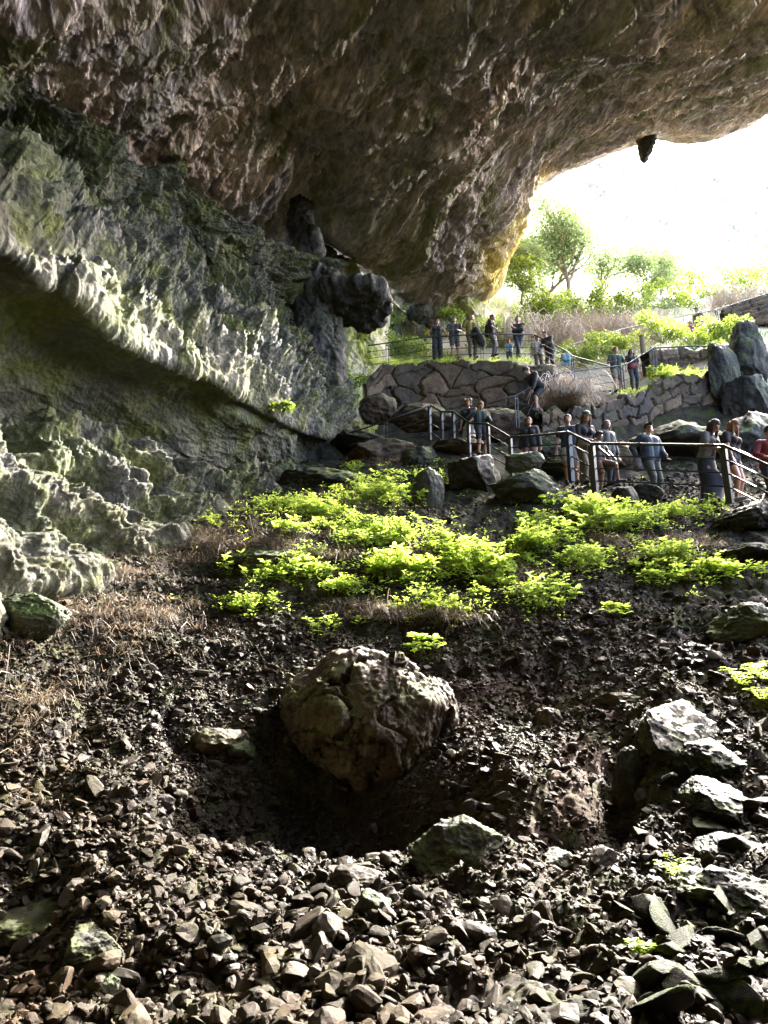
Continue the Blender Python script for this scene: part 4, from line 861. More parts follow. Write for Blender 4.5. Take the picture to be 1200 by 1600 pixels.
    if hairk != 'bald':
        Hh.append(ellips(hp((0, -.012, .018)), (.051 * k, .059 * k, .060 * k), HQ)); 
        if hairk == 'curly':
            rr_ = np.random.default_rng(5)
            for q in range(34):
                a = rr_.uniform(0, 2 * math.pi); z = rr_.uniform(-.035, .07); rad_ = .055
                yv = math.sin(a) * rad_ - .012
                if yv > .025 and z < .03: continue
                Hh.append(ellips(hp((math.cos(a) * rad_, yv, z)), (.019 * k,) * 3, None, 2))
        if hairk in ('long', 'long_front', 'tail'):
            ln = .24 if hairk != 'tail' else .17
            back = tr((0, -.055 * k, hip[2] + (.37 - ln) * k))
            if hairk != 'tail':
                for s in (-.035, 0, .035): Hh.append(capsule(hp((s, -.035, .0)), back + np.array([s * k * 1.1, 0, 0]), .032 * k, .014 * k))
                for s in (-1, 1): Hh.append(capsule(hp((s * .042, .004, .01)), tr((s * .055 * k, (.05 if hairk == 'long_front' else -.01) * k, hip[2] + .21 * k)), .018 * k, .010 * k))
            else: Hh.append(capsule(hp((0, -.06, .0)), back, .020 * k, .010 * k))
        if hairk == 'bob': 
            for s in (-1, 0, 1): Hh.append(capsule(hp((s * .038, -.018, .005)), hp((s * .045, -.022, -.055)), .024 * k, .018 * k))
        m_ = union('hair', Hh, vox * 1.3, 2)
        v_ = vget(m_); loc = (v_ - hd) @ HM      # keep the face clear
        cut = (loc[:, 1] > .030 * k) & (loc[:, 2] < .030 * k) & (np.abs(loc[:, 0]) < .036 * k)
        v_[cut] -= ((loc[cut, 1] - .030 * k)[:, None] * HM[:, 1][None])
        vset(m_, v_); rough_up(m_, [(30, .006, True), (12, .006, False)], 310, (1, 1, .25)); link('hair', m_, M[hair], rt)
    if hat:
        kind_, hm = hat; c0 = hp((0, -.004, .040)); HT = HQ.to_matrix()
        def disc(rx, ry, z, th, cy=0): return ellips(hp((0, cy, z)), (rx * k, ry * k, th * k), HQ, 3)
        if kind_ == 'brim': bods = [disc(.088, .095, .036, .007), disc(.052, .058, .060, .036)]
        else: bods = [disc(.052, .058, .046, .036), ellips(hp((0, .066, .036)), (.036 * k, .040 * k, .006 * k), HQ, 3)]
        link('hat', union('hat', bods, .007, 2), M[hm], rt)
    if pack:
        pb = [capsule(tr((0, -.10 * k, hip[2] + .24 * k)), tr((0, -.105 * k, hip[2] + .06 * k)), .062 * k, .072 * k, 14, flat=1.0)]
        bp = link('backpack', union('backpack', pb, .012, 3), M[pack], rt)
        for s in (-1, 1):
            pts = [tr((s * .05 * k, -.07 * k, hip[2] + .27 * k)), tr((s * .062 * k, 0, hip[2] + .335 * k)), tr((s * .068 * k, .075 * k, hip[2] + .25 * k)), tr((s * .078 * k, .06 * k, hip[2] + .14 * k)), tr((s * .07 * k, -.05 * k, hip[2] + .09 * k))]
            V, F = tube_mesh(pts, .012 * k, 6); link('strap', merge([(V, F)]), M[pack], bp)
    for ex in extras:
        nm, bods, mt = ex; link(nm, union(nm, [capsule(tr(np.array(a) * k) if lk else np.array(a) * k, tr(np.array(b) * k) if lk else np.array(b) * k, r0 * k, r1 * k) for a, b, r0, r1, lk in bods], .012, 3), M[mt], rt)
    return rt
A = PEOPLE_AT
def hd_(x, y, z, k): return (x * k, y * k, z * k)
# the platform
person('woman in a black sleeveless jumpsuit, hair in a bob, at the platform rail', A[0], 1.64, 175, top='black', topk='vest', bot='black', botk='wide', hair='hair_dark', hairk='bob', female=True, hands={-1: (-.35, .12, .98), 1: (.32, .12, .96)}, head_yaw=20)
person('man in a grey tee and dark shorts beside the woman in black', A[1], 1.74, 180, top='grey', bot='gtrouser', botk='shorts', hands={-1: (-.10, .28, 1.08), 1: (.14, .28, 1.06)}, head_pitch=-8, bw=1.06)
person('man in an olive yellow tee holding a dark jacket over his arm', A[2], 1.80, 195, top='olive', bot='khaki', hair='hair_brown', hairk='bald', hands={1: (.30, .16, 1.02), -1: (-.20, .26, 1.0)}, head_yaw=40, bw=1.1,
       extras=[('jacket', [((-.05, .13, .60), (-.16, .14, .34), .07, .09, 0), ((-.10, .12, .55), (.0, .13, .48), .06, .05, 0)], 'black')])
person('man in a dark tee with a bag strap, turned to one side on the platform', A[3], 1.80, 235, top='black', bot='gtrouser', hands={-1: (-.12, .30, 1.05), 1: (.15, .30, 1.02)}, pack='black')
person('man with folded arms and crossed legs in dark jeans by the corner post', A[4], 1.74, 165, top='black', bot='jean', topk='tee', hands={-1: (.12, .20, 1.22), 1: (-.12, .22, 1.18)}, feet_={-1: (.10, .02, .08), 1: (-.02, .20, .08)}, lean=-4, head_pitch=5,
       extras=[('bag', [((-.08, .10, .64), (.08, .11, .62), .05, .05, 0)], 'black')])
person('red haired child half hidden behind the platform rail', A[5], 1.12, 170, top='cloth', bot='jean', hair='hair_red', hairk='bob', hands={-1: (-.1, .2, .6), 1: (.1, .2, .6)})
person('pale haired person in a white shirt seen behind the wall end', A[6], 1.62, 180, top='white', bot='khaki', hair='hair_blond', hairk='short')
person('person in a black jacket bending over the descending rail', A[7], 1.62, 130, top='black', topk='hoodie', bot='black', lean=22, hair='hair_dark', hands={-1: (-.1, .45, .95), 1: (.14, .45, .95)}, pack='black')
person('man in a black hoodie and shorts bending down the steps', A[8], 1.72, 120, top='black', topk='hoodie', bot='black', botk='shorts', lean=42, head_pitch=-18, hands={-1: (-.16, .46, .62), 1: (.14, .50, .70)}, feet_={-1: (-.10, .28, .08), 1: (.10, -.16, .14)}, hipdrop=.05, hat=('cap', 'black'))
# stair group
person('curly haired child in black with a pale skirt on the stair', A[9], 1.62, 150, top='black', bot='white', botk='skirt', hair='hair_blond', hairk='curly', female=True, head_yaw=30, head_pitch=-15, hands={-1: (-.12, .25, .9), 1: (.2, .15, .8)}, pack='black', shoe='shoew')
person('fair haired child in a dark green jumper leaning on the stair rail', A[10], 1.50, 190, top='green', topk='hoodie', bot='black', botk='shorts', hair='hair_blond', hairk='bob', hands={-1: (-.10, .26, 1.04), 1: (.20, .18, 1.14)}, head_pitch=-32, shoe='shoew')
person('woman in a dark jacket and light pink trousers walking behind the rail', A[11], 1.62, 150, top='black', topk='hoodie', bot='pink', botk='trousers', hair='hair_brown', hairk='tail', female=True, head_yaw=20)
# lower right group
person('short haired man in dark clothes behind the thick corner post', A[12], 1.72, 165, top='navy', bot='white', botk='shorts', hair='hair_brown')
person('woman in an olive sun hat with a round straw bag', A[13], 1.72, 200, lean=10, top='black', topk='long', bot='beige', botk='wide', hair='hair_brown', hairk='long_front', hat=('brim', 'hat'), female=True, head_pitch=-12, head_yaw=-30, hands={-1: (-.14, .28, 1.02), 1: (.10, .32, 1.0)},
       extras=[('bag', [((.10, .13, .53), (.11, .15, .525), .085, .085, 0)], 'bag')])
person('child in a dark cap and grey tee with one leg up on a stone', A[14], 1.42, 215, top='grey', bot='brown', botk='shorts', hat=('cap', 'black'), skin='skin2', hands={-1: (-.15, .3, .75), 1: (.12, .3, .8)}, feet_={-1: (-.16, .32, .26)}, head_pitch=-10)
person('person in a pale hood standing behind the child in the cap', A[15], 1.60, 210, top='grey', topk='hoodie', bot='navy', hair='grey', hairk='long', head_yaw=-20)
person('man in a cap and grey blue jacket with one hand behind his back', A[16], 1.74, 205, top='blue', topk='hoodie', bot='gtrouser', hat=('cap', 'black'), hands={-1: (-.18, .26, .95), 1: (.24, -.14, .98)}, head_yaw=-25, head_pitch=12, bw=1.08,
       extras=[('bag', [((.16, -.06, .52), (.17, -.06, .44), .05, .06, 0)], 'ltee')])
person('woman with long dark hair and a long dark skirt leaning on the front rail', A[17], 1.74, 215, lean=16, top='ltee', bot='navy', botk='long_skirt', hair='hair_dark', hairk='long_front', female=True, head_pitch=-32, hands={-1: (-.20, .36, 1.02), 1: (.14, .40, 1.02)})
person('girl with long fair hair in dark shorts beside the long skirt woman', A[18], 1.68, 215, lean=4, top='black', bot='navy', botk='short_shorts', hair='hair_blond', hairk='long_front', female=True, head_pitch=-38, hands={-1: (-.20, .20, .98), 1: (.28, .16, .82)}, shoe='shoew')
person('person in a red top holding the rail at the right edge', A[19], 1.60, 175, top='red', topk='long', bot='jean', hair='hair_dark', hands={-1: (-.2, .35, .95), 1: (.24, .35, .95)}, lean=12)
person('man in a dark green tee and pale shorts resting on the middle rail', A[20], 1.74, 185, top='green', bot='beige', botk='shorts', hair='hair_dark', hands={-1: (-.22, .3, 1.08), 1: (.22, .3, 1.08)}, lean=6, head_pitch=-5)
person('woman in dark clothes with a red bag beside the man in green', A[21], 1.62, 180, top='black', bot='jean', hair='hair_dark', hairk='long', female=True, extras=[('bag', [((.0, .10, .56), (.05, .11, .52), .06, .06, 0)], 'red')])
person('hiker in a cap and pale top with a big black backpack on the top path', A[22], 1.72, 120, top='ltee', bot='khaki', hat=('cap', 'black'), pack='black')
person('child in magenta beside the hiker on the top path', A[23], 1.15, 150, top='magenta', bot='jean', hair='hair_brown', hairk='bob')
person('orange haired person in a pale top half hidden by the bushes', A[24], 1.62, 160, top='cloth', bot='jean', hair='hair_red', hairk='bob', female=True)
# cloth over the rail
c = P(884, 553, 23); tk = empty('cloth', c); V = []
n_, m2 = 9, 14
for i in range(m2):
    for j in range(n_):
        f = i / (m2 - 1); ang = (f - .35) * 5; z = -.0 - abs(f - .4) * .75; y = .04 * math.sin(np.clip((f - .4) * 9, -1.5, 1.5)); V.append(c + np.array([(j / (n_ - 1) - .5) * .34 * (1 - .25 * abs(f - .4)), y + .015 * math.sin(j * 1.7 + i * .4), z + .03 - .01 * math.sin(j * 2.1)]))
bpy.data.objects.remove(tk)
me = npmesh('hanging_cloth', np.array(V), gridfaces(m2, n_)); co = link('hanging_cloth', me, M['cloth']); s = co.modifiers.new('s', 'SOLIDIFY'); s.thickness = .012
tag(co, 'light blue cloth hung over the descending rail', 'cloth')
# weathered post glowing in the sun beside the bushes
me = bpy.data.meshes.new('p'); c = P(1005, 548, 25.5); pr = empty('marker_post', c); tag(pr, 'pale wooden marker post standing in the bushes', 'post')
V, F = tube_mesh([(0, 0, -.3), (0, 0, .3), (.01, 0, .62)], [.11, .105, .10], 12); link('post_body', merge([(V, cap_ends(V, F, 12))]), M['bag'], pr)
V, F = tube_mesh([(.01, 0, .62), (.01, 0, .66), (.01, 0, .70)], [.115, .10, .03], 12); link('post_cap', merge([(V, cap_ends(V, F, 12))]), M['beige'], pr)

# ------------------------------------------------------------------ loose stones
def density(px, py):
    """how stony the slope is at a pixel"""
    b = lambda cx, cy, rx, ry: np.exp(-(((px - cx) / rx) ** 2 + ((py - cy) / ry) ** 2))
    d = .55 * sstep(920, 1000, py) + .3 * b(700, 880, 500, 60) + .9 * b(100, 1200, 260, 220) + .8 * b(450, 1500, 350, 120) + .6 * b(200, 1020, 250, 90) + .5 * b(780, 1200, 80, 60) + .5 * b(1090, 765, 130, 40) + .4 * b(860, 960, 150, 60)
    d -= .45 * b(900, 1230, 90, 90) + .1 * b(520, 1275, 120, 45) + .85 * b(780, 1550, 200, 60) + .4 * b(860, 1400, 120, 40)
    return np.clip(d, .03, 1)
def scatter(n, sizef, seed, rmin=0, rmax=.80, filt=None):
    r = np.random.default_rng(seed); out = []
    while len(out) < n:
        m = n * 3; ri = r.uniform(.05, .86, m) * NR; ci = r.uniform(.10, .90, m) * NCc
        y = np.interp(ri, np.arange(NR), yy); x = np.interp(ci, np.arange(NCc), aa) * (y + 4); z = gz(x, y); px, py = pix(x, y, z)
        ok = (px > -120) & (px < 1320) & (py > 600) & (py < 1680) & (y > 1.5) & (r.uniform(size=m) < density(px, py))
        if filt is not None: ok &= filt(px, py, y)
        for q in np.nonzero(ok)[0]:
            out.append((x[q], y[q], z[q], px[q], py[q]))
            if len(out) >= n: break
    return np.array(out)
def hull_proto(seed, n=9, flat=None, bev=0):
    r = np.random.default_rng(seed); fl = flat or r.uniform(.3, .75); pts = r.normal(size=(n, 3)); pts /= np.linalg.norm(pts, axis=1, keepdims=True); pts *= r.uniform(.7, 1.1, (n, 1)) * np.array([1, r.uniform(.55, .9), fl])
    bm = bmesh.new(); [bm.verts.new(p) for p in pts]; res = bmesh.ops.convex_hull(bm, input=bm.verts)
    bmesh.ops.delete(bm, geom=[g for g in res['geom_interior'] if isinstance(g, bmesh.types.BMVert)], context='VERTS')
    bmesh.ops.dissolve_limit(bm, angle_limit=.35, verts=bm.verts, edges=bm.edges)
    if bev: bmesh.ops.bevel(bm, geom=bm.edges[:], offset=bev, segments=1, affect='EDGES')
    bmesh.ops.triangulate(bm, faces=bm.faces)
    bm.verts.index_update(); V = np.array([v.co[:] for v in bm.verts]); F = np.array([[v.index for v in f.verts] for f in bm.faces]); bm.free()
    if bev:
        N_ = V / (np.linalg.norm(V, axis=1, keepdims=True) + 1e-6); V = V + N_ * (.0 * fbm(V * 2.5 + seed, 4, seed))[:, None]
    return V, F
PR = [hull_proto(400 + k, 11 + k % 6) for k in range(16)]
PRB = [(v_ * np.array([1, .78, .4 + .04 * (k % 6)]), f_) for k, (v_, f_) in enumerate(rock_verts(3, 450 + k, 8 + k % 6, .5, .10, .32) for k in range(14))]
def randrot(r, n, tilt=.5):
    a = r.uniform(0, 2 * math.pi, n); b = r.normal(0, tilt, n); c = r.normal(0, tilt, n)
    ca, sa, cb, sb, cc_, sc_ = np.cos(a), np.sin(a), np.cos(b), np.sin(b), np.cos(c), np.sin(c); Z = np.zeros(n); O = np.ones(n)
    Rz = np.stack([ca, -sa, Z, sa, ca, Z, Z, Z, O], -1).reshape(-1, 3, 3); Rx = np.stack([O, Z, Z, Z, cb, -sb, Z, sb, cb], -1).reshape(-1, 3, 3); Ry = np.stack([cc_, Z, sc_, Z, O, Z, -sc_, Z, cc_], -1).reshape(-1, 3, 3)
    return Rx @ Ry @ Rz
def rubble(name, pts, sizes, seed, mat, sink=.25):
    r = np.random.default_rng(seed); kk = r.integers(0, len(PR), len(pts)); Vs, Fs, o = [], [], 0
    big = sizes * FPX / np.maximum(pts[:, 1], 1) > 9.5; kk = np.where(big, len(PR) + r.integers(0, len(PRB), len(pts)), kk)
    for k, (pv, pf) in enumerate(PR + PRB):
        m = kk == k; n = m.sum()
        if not n: continue
        RR = randrot(r, n, .45); V = np.einsum('nij,vj->nvi', RR, pv) * sizes[m][:, None, None] + pts[m][:, None, :3]; V[..., 2] += (sizes[m] * (.5 - sink) * .6)[:, None]
        Vs.append(V.reshape(-1, 3)); Fs.append((pf[None] + (np.arange(n) * len(pv))[:, None, None]).reshape(-1, 3) + o); o += n * len(pv)
    return tag(link(name, npmesh(name, np.concatenate(Vs), np.concatenate(Fs), smooth=False), mat), kind='stuff')
n = 75000
pts = scatter(n, None, 500); r_ = np.random.default_rng(501)
bigz = .5 + .9 * np.exp(-(((pts[:, 3] - 480) / 330) ** 2 + ((pts[:, 4] - 1540) / 110) ** 2)) + .35 * np.exp(-(((pts[:, 3] - 90) / 200) ** 2 + ((pts[:, 4] - 1260) / 130) ** 2))
sz = np.exp(r_.normal(np.log(.0135), .62, n)) * (.35 + .65 * bigz) * 1.15 + pts[:, 1] * .0021
sz *= np.where(r_.uniform(size=n) < .05, 1.7, 1)
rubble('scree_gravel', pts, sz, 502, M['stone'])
# individual stones
SPR = []
for k in range(12):
    V, F = rock_verts(4, 600 + k, 9 + k % 5, .45, .06, .30); V = V * np.array([1, .7 + .03 * (k % 6), .45 + .05 * (k % 5)]); me = npmesh('stone', V, F, smooth=True); me.materials.append(M['stone'] if k % 3 else M['brownrock']); SPR.append(me)
WPR = []
for k in range(12):
    V, F = rock_verts(4, 640 + k, 12, .5, .06, .3); V = V * np.array([1, .8, .32]); me = npmesh('wet_stone', V, F, smooth=True); me.materials.append(M['wetrock']); WPR.append(me)
ZONES = [('tumbled brown stone among the near gravel in the middle', 90, (280, 700, 1380, 1610), (.03, .11)), ('loose stone on the sunlit left scree', 60, (-20, 320, 1180, 1480), (.035, .08)),
         ('brown stone in the heap beside the big boulder', 34, (690, 810, 1160, 1290), (.05, .11)), ('pale stone by the mossy round stone', 24, (480, 640, 1350, 1440), (.05, .10)),
         ('stone on the muddy ground in the near right', 24, (640, 1180, 1400, 1600), (.03, .07)), ('dark stone below the leafy plants', 34, (420, 1180, 930, 1060), (.06, .14)),
         ('stone on the wet rocks at the right', 16, (1000, 1200, 1080, 1380), (.05, .12)), ('flat wet stone lying on the shining rocks at the right', 34, (980, 1200, 1180, 1590), (.08, .19))]
for zi, (lab, cnt, (x0, x1, y0, y1), (s0, s1)) in enumerate(ZONES):
    r_ = np.random.default_rng(700 + zi)
    for i in range(cnt):
        p = ray_ground(r_.uniform(x0, x1), r_.uniform(y0, y1)); o = bpy.data.objects.new('stone', (WPR if 'flat wet' in lab else SPR)[r_.integers(0, 12)]); COL.objects.link(o)
        s = math.exp(r_.uniform(math.log(s0), math.log(s1))); o.scale = (s, s, s); o.location = (p[0], p[1], p[2] + s * .2); o.rotation_euler = (r_.normal(0, .4), r_.normal(0, .4), r_.uniform(0, 6.3))
        tag(o, lab, 'stone', lab.replace('stone', 'stones', 1) if 'stone' in lab else lab)

# ------------------------------------------------------------------ plants
def leaf_quad(c, d, up, L, w):
    """one leaf: a folded blade of six faces' outline, tip drooping"""
    d = d / np.linalg.norm(d); s = np.cross(d, up); s /= np.linalg.norm(s) + 1e-9; n = np.cross(s, d)
    P_ = [c, c + d * L * .35 + s * w * .5 + n * w * .12, c + d * L * .75 + s * w * .38 + n * w * .08 - n * L * .05, c + d * L - n * L * .15, c + d * L * .75 - s * w * .38 + n * w * .08 - n * L * .05, c + d * L * .35 - s * w * .5 + n * w * .12, c + d * L * .5 - n * L * .02]
    return P_
def leaves_mesh(name, leaves):
    Vs = []; Fs = []
    for k, (c, d, up, L, w) in enumerate(leaves):
        Vs += leaf_quad(c, d, up, L, w); o = 7 * k; Fs += [(o, o + 1, o + 6), (o + 1, o + 2, o + 6), (o + 2, o + 3, o + 6), (o + 3, o + 4, o + 6), (o + 4, o + 5, o + 6), (o + 5, o, o + 6)]
    return npmesh(name, np.array(Vs), np.array(Fs), smooth=False)
def sprig_clump(seed, nst, rad, hh, lsz, nl=9):
    r = np.random.default_rng(seed); stems = []; lv = []
    for i in range(nst):
        a = r.uniform(0, 2 * math.pi); q = rad * math.sqrt(r.uniform()); b = np.array([q * math.cos(a), q * math.sin(a), -.05]); h = hh * r.uniform(.55, 1.15) * (1 - .35 * q / rad)
        ln = np.array([math.cos(a) * .4 * q / rad + r.normal(0, .12), math.sin(a) * .4 * q / rad + r.normal(0, .12) - .1, 1]); pts = [b + ln * h * t + np.array([0, 0, -.1 * h * t * t]) for t in (0, .35, .7, 1)]
        stems.append(tube_mesh(pts, [.0045, .004, .003, .002], 4))
        for j in range(nl):
            t = .25 + .75 * (j + r.uniform()) / nl; c = b + ln * h * t + np.array([0, 0, -.1 * h * t * t]); a2 = j * 2.4 + r.uniform(-.4, .4)
            d = np.array([math.cos(a2), math.sin(a2), r.uniform(-.1, .7)]); L = lsz * r.uniform(.7, 1.25) * (1.15 - .4 * t); lv.append((c + d * .012, d, np.array([0, 0, 1.]), L, L * .52))
        # branchlets
        for j in range(3):
            t = r.uniform(.4, .8); c = b + ln * h * t; a2 = r.uniform(0, 6.28); e = c + np.array([math.cos(a2), math.sin(a2), .8]) * h * .28; stems.append(tube_mesh([c, (c + e) / 2 + np.array([0, 0, .01]), e], [.003, .0025, .0015], 4))
            for m in range(6):
                a3 = m * 1.9 + r.uniform(); d = np.array([math.cos(a3), math.sin(a3), r.uniform(0, .7)]); L = lsz * r.uniform(.6, 1.1); lv.append((c + (e - c) * (.4 + .6 * m / 5), d, np.array([0, 0, 1.]), L, L * .5))
    return merge(stems), leaves_mesh('leaves', lv)
CLP = []
for k, (ns, rd, hh, ls) in enumerate([(9, .24, .36, .085), (13, .34, .46, .09), (6, .18, .26, .075), (11, .32, .30, .085), (4, .12, .42, .08), (3, .08, .24, .085)]):
    st, lv = sprig_clump(800 + k, ns, rd, hh, ls); st.materials.append(M['stem']); lv.materials.append(M['darkleaf' if k in (1, 4) else 'leaf']); CLP.append((st, lv))
GMAIN = 'leafy plants growing on the slope'
def plant(px, py, k, s, lab, group=GMAIN, Y=None, dz_=0.0):
    p = ray_ground(px, py) if Y is None else P(px, py, Y)
    root = empty('leafy_plant', (p[0], p[1], p[2] + dz_), random.uniform(0, 6.28)); s *= 1.15; root.scale = (s, s, s * random.uniform(.85, 1.2)); tag(root, lab, 'plant', group)
    for nm, me in (('stems', CLP[k][0]), ('leaves', CLP[k][1])):
        o = bpy.data.objects.new(nm, me); COL.objects.link(o); o.parent = root
PATCH = [  # px, py, rx, ry, count, scale, label
 (590, 762, 60, 18, 18, 1.0, 'bright green plant by the leaning pale slab'), (545, 722, 14, 8, 3, .8, 'bright green plant in the topmost tuft against the dark cave wall'), (668, 735, 18, 10, 4, .9, 'bright green plant under the zigzag stair railing'),
 (500, 795, 75, 22, 22, .9, 'bright green plant in the upper patch among dead grass'), (420, 785, 40, 14, 6, .75, 'small green plant beside the cave wall foot'), (610, 835, 70, 20, 16, 1.0, 'bright green plant in the middle of the plant belt'),
 (450, 888, 60, 14, 12, .9, 'bright green plant above the mossy slab'), (620, 890, 50, 22, 14, 1.1, 'bright green plant in the dense round patch'), (700, 855, 40, 18, 8, 1.0, 'bright green plant in the gap between two patches'),
 (760, 885, 50, 20, 12, 1.1, 'bright green plant in the lower central patch'), (830, 850, 50, 22, 13, 1.1, 'bright green plant below the mossy block'), (920, 800, 70, 18, 20, 1.15, 'bright green plant in front of the thick railing posts'),
 (985, 815, 50, 14, 9, 1.0, 'bright green plant in front of the pointed dark rock'), (840, 935, 22, 10, 4, 1.0, 'bright green plant in the low patch under the belt'), (920, 870, 50, 16, 8, .8, 'scattered green plant on the dark rubble'), (1050, 872, 40, 18, 9, 1.0, 'bright green plant in the sparse belt to the right'),
 (1110, 885, 45, 12, 8, .9, 'bright green plant at the right end of the belt'), (1060, 795, 50, 8, 6, .8, 'bright green plant below the long skirt woman'), (680, 945, 60, 10, 7, .8, 'green plant on the lower edge of the belt'), (540, 912, 18, 6, 3, .8, 'bright green plant alone left of the round patch'), (390, 940, 50, 8, 5, .6, 'small green plant under the dead grass'),
 (330, 800, 40, 16, 4, .6, 'small green plant in the dead grass by the wall'), (700, 960, 40, 8, 3, .7, 'green plant below the belt')]
for pi, (px, py, rx, ry, n, s, lab) in enumerate(PATCH):
    for i in range(int(n * 1.12)):
        a = random.uniform(0, 6.28); q = abs(random.gauss(0, .62)); plant(px + rx * q * math.cos(a), py + 12 + 1.3 * ry * q * math.sin(a), random.choice([0, 0, 1, 2, 2, 4, 4, 3]), s * random.uniform(.55, 1.25), lab)
for (px, py, k, s, lab) in [(500, 998, 4, .8, 'lone green sprig on the scree left of centre'), (568, 978, 5, 1.2, 'lone green sprig above the big boulder'), (676, 1015, 5, 1.3, 'green sprig on top of the big boulder'), (650, 1020, 5, .8, 'tiny sprig on the left of the boulder top'),
                            (1008, 1492, 5, .5, 'tiny green sprig in the near right gravel'), (1140, 905, 5, 1.2, 'lone sprig right of the plant belt'), (968, 962, 5, 1.2, 'lone sprig on the dark rubble'), (1185, 910, 4, 1.0, 'green plant at the right edge under the belt'), (1128, 800, 4, .9, 'green plant beside the dark edge block')]:
    plant(px, py, k, s, lab, 'lone green sprigs')
# low weeds carpeting the plant belt
r_ = np.random.default_rng(990); wl = []
for (px, py, rx, ry, n, s_, lab) in PATCH:
    for i in range(int(n * 9)):
        p = ray_ground(px + r_.normal(0, rx * .85), py + 10 + r_.normal(0, ry * 1.1)); hh_ = .05 + .13 * r_.random() ** 2
        for m in range(7):
            a = r_.uniform(0, 6.28); q = .07 * math.sqrt(r_.random()); c = p + np.array([q * math.cos(a), q * math.sin(a), hh_ * r_.uniform(.3, 1)]); a2 = a + r_.normal(0, .5); L = r_.uniform(.035, .07); wl.append((c, np.array([math.cos(a2), math.sin(a2), r_.uniform(-.1, .8)]), np.array([0, 0, 1.]), L, L * .5))
tag(link('weeds', leaves_mesh('weeds', wl), M['leaf']), kind='stuff')
# ferns
def fern(lab, px, py, s, seed):
    r = np.random.default_rng(seed); p = ray_ground(px, py); root = empty('fern', p); tag(root, lab, 'fern', 'ferns on the rocks')
    for f in range(8):
        a = f * .785 + r.uniform(-.25, .25); lv = []; up_ = r.uniform(1.0, 1.7); pts = [np.array([math.cos(a) * t * s * .8, math.sin(a) * t * s * .8, (up_ * t - .62 * up_ * t * t) * s * 1.2]) for t in np.linspace(0, 1, 12)]
        for i in range(2, 12):
            d = pts[i] - pts[i - 1]; sd = np.cross(d, [0, 0, 1.]); sd /= np.linalg.norm(sd)
            for sg in (-1, 1): lv.append((pts[i - 1], sd * sg + d / np.linalg.norm(d) * .5 + np.array([0, 0, r.uniform(-.2, .2)]), np.array([0, 0, 1.]), s * .26 * math.sin(math.pi * min(1, (i + .4) / 12.4) ** .8) + .005, s * .05))
        me = leaves_mesh('frond', lv); link('frond', me, M['leaf'], root)
fern('green fern at the right edge above the dark bank', 1165, 1078, .32, 1); fern('second green fern at the right edge, half out of view', 1198, 1068, .30, 2); fern('small bright fern on the mossy slab', 1055, 1372, .16, 3); fern('tiny fern low at the right edge', 1192, 1100, .22, 4)

# dry grass
def strawmesh(name, pts, blades, L, seed, mat, rad=.10, droop=1.2, w=.0035, updir=(0, -.25, 1)):
    r = np.random.default_rng(seed); n = len(pts) * blades; c = np.repeat(pts, blades, 0); a = r.uniform(0, 2 * math.pi, n); q = rad * np.sqrt(r.uniform(size=n))
    b = c + np.stack([q * np.cos(a), q * np.sin(a), np.full(n, -.02)], -1); d = np.stack([np.cos(a) * .7, np.sin(a) * .7, np.full(n, .9)], -1) + r.normal(0, .5, (n, 3)) + np.array(updir) * .4; d /= np.linalg.norm(d, axis=1, keepdims=True)
    l = L * np.exp(r.normal(-.1, .45, n))[:, None]; s = np.cross(d, r.normal(size=(n, 3))); s /= np.linalg.norm(s, axis=1, keepdims=True); ww = w * r.uniform(.6, 1.4, n)[:, None]; V = []
    for t in (0, .35, .7, 1.0): 
        m = b + d * l * t + np.array([0, -.35, -droop]) * l * t * t * .5; V += [m - s * ww * (1 - .8 * t), m + s * ww * (1 - .8 * t)]
    V = np.stack(V, 1).reshape(-1, 3); f = np.array([[0, 1, 3, 2], [2, 3, 5, 4], [4, 5, 7, 6]]); F = (f[None] + (np.arange(n) * 8)[:, None, None]).reshape(-1, 4)
    return npmesh(name, V, F, smooth=False)
sp = []
for (px, py, rx, ry, n) in [(330, 850, 100, 40, 150), (180, 895, 70, 30, 60), (300, 790, 80, 25, 60), (430, 850, 60, 30, 60), (540, 790, 90, 25, 70), (520, 870, 60, 20, 50), (660, 870, 90, 30, 70), (600, 955, 90, 16, 70), (700, 965, 60, 10, 40), (820, 900, 80, 30, 50), (950, 850, 90, 30, 60), (1060, 860, 100, 30, 50),
                            (150, 960, 120, 30, 50), (240, 960, 100, 40, 50), (600, 720, 60, 12, 26), (870, 620, 40, 14, 60), (900, 632, 40, 8, 30), (960, 700, 25, 6, 20), (60, 1100, 80, 100, 30)]:
    for i in range(n):
        a = random.uniform(0, 6.28); q = abs(random.gauss(0, .75)); sp.append(ray_ground(px + rx * q * math.cos(a), py + ry * q * math.sin(a)))
tag(link('dry_grass', strawmesh('dry_grass', np.array(sp), 34, .27, 900, None, rad=.26, droop=1.9), M['straw']), kind='stuff')
gp = []
for (px, py, rx, ry, n, Y) in [(640, 566, 70, 3, 60, 23.1), (760, 564, 70, 3, 40, 22.9), (1080, 583, 50, 4, 40, 20.5), (1000, 612, 30, 4, 14, 20.4)]:
    for i in range(n): gp.append(P(px + random.uniform(-rx, rx), py + random.uniform(-ry, ry), Y + random.uniform(0, .5)))
tag(link('green_grass', strawmesh('green_grass', np.array(gp), 40, .20, 901, None, rad=.12), M['leaf']), kind='stuff')

op = []
for i in range(1500):
    q = ray_ground(random.uniform(600, 1230), random.uniform(425, 575), 22, 90)
    if q[1] > 24.3 and math.sin(q[0] * 1.3) + math.sin(q[1] * 1.1 + q[0] * .4) > -.6: op.append(q)
tag(link('grass', strawmesh('grass', np.array(op), 22, .38, 905, None, rad=.35, w=.011, droop=1.0), M['bushleaf']), kind='stuff')
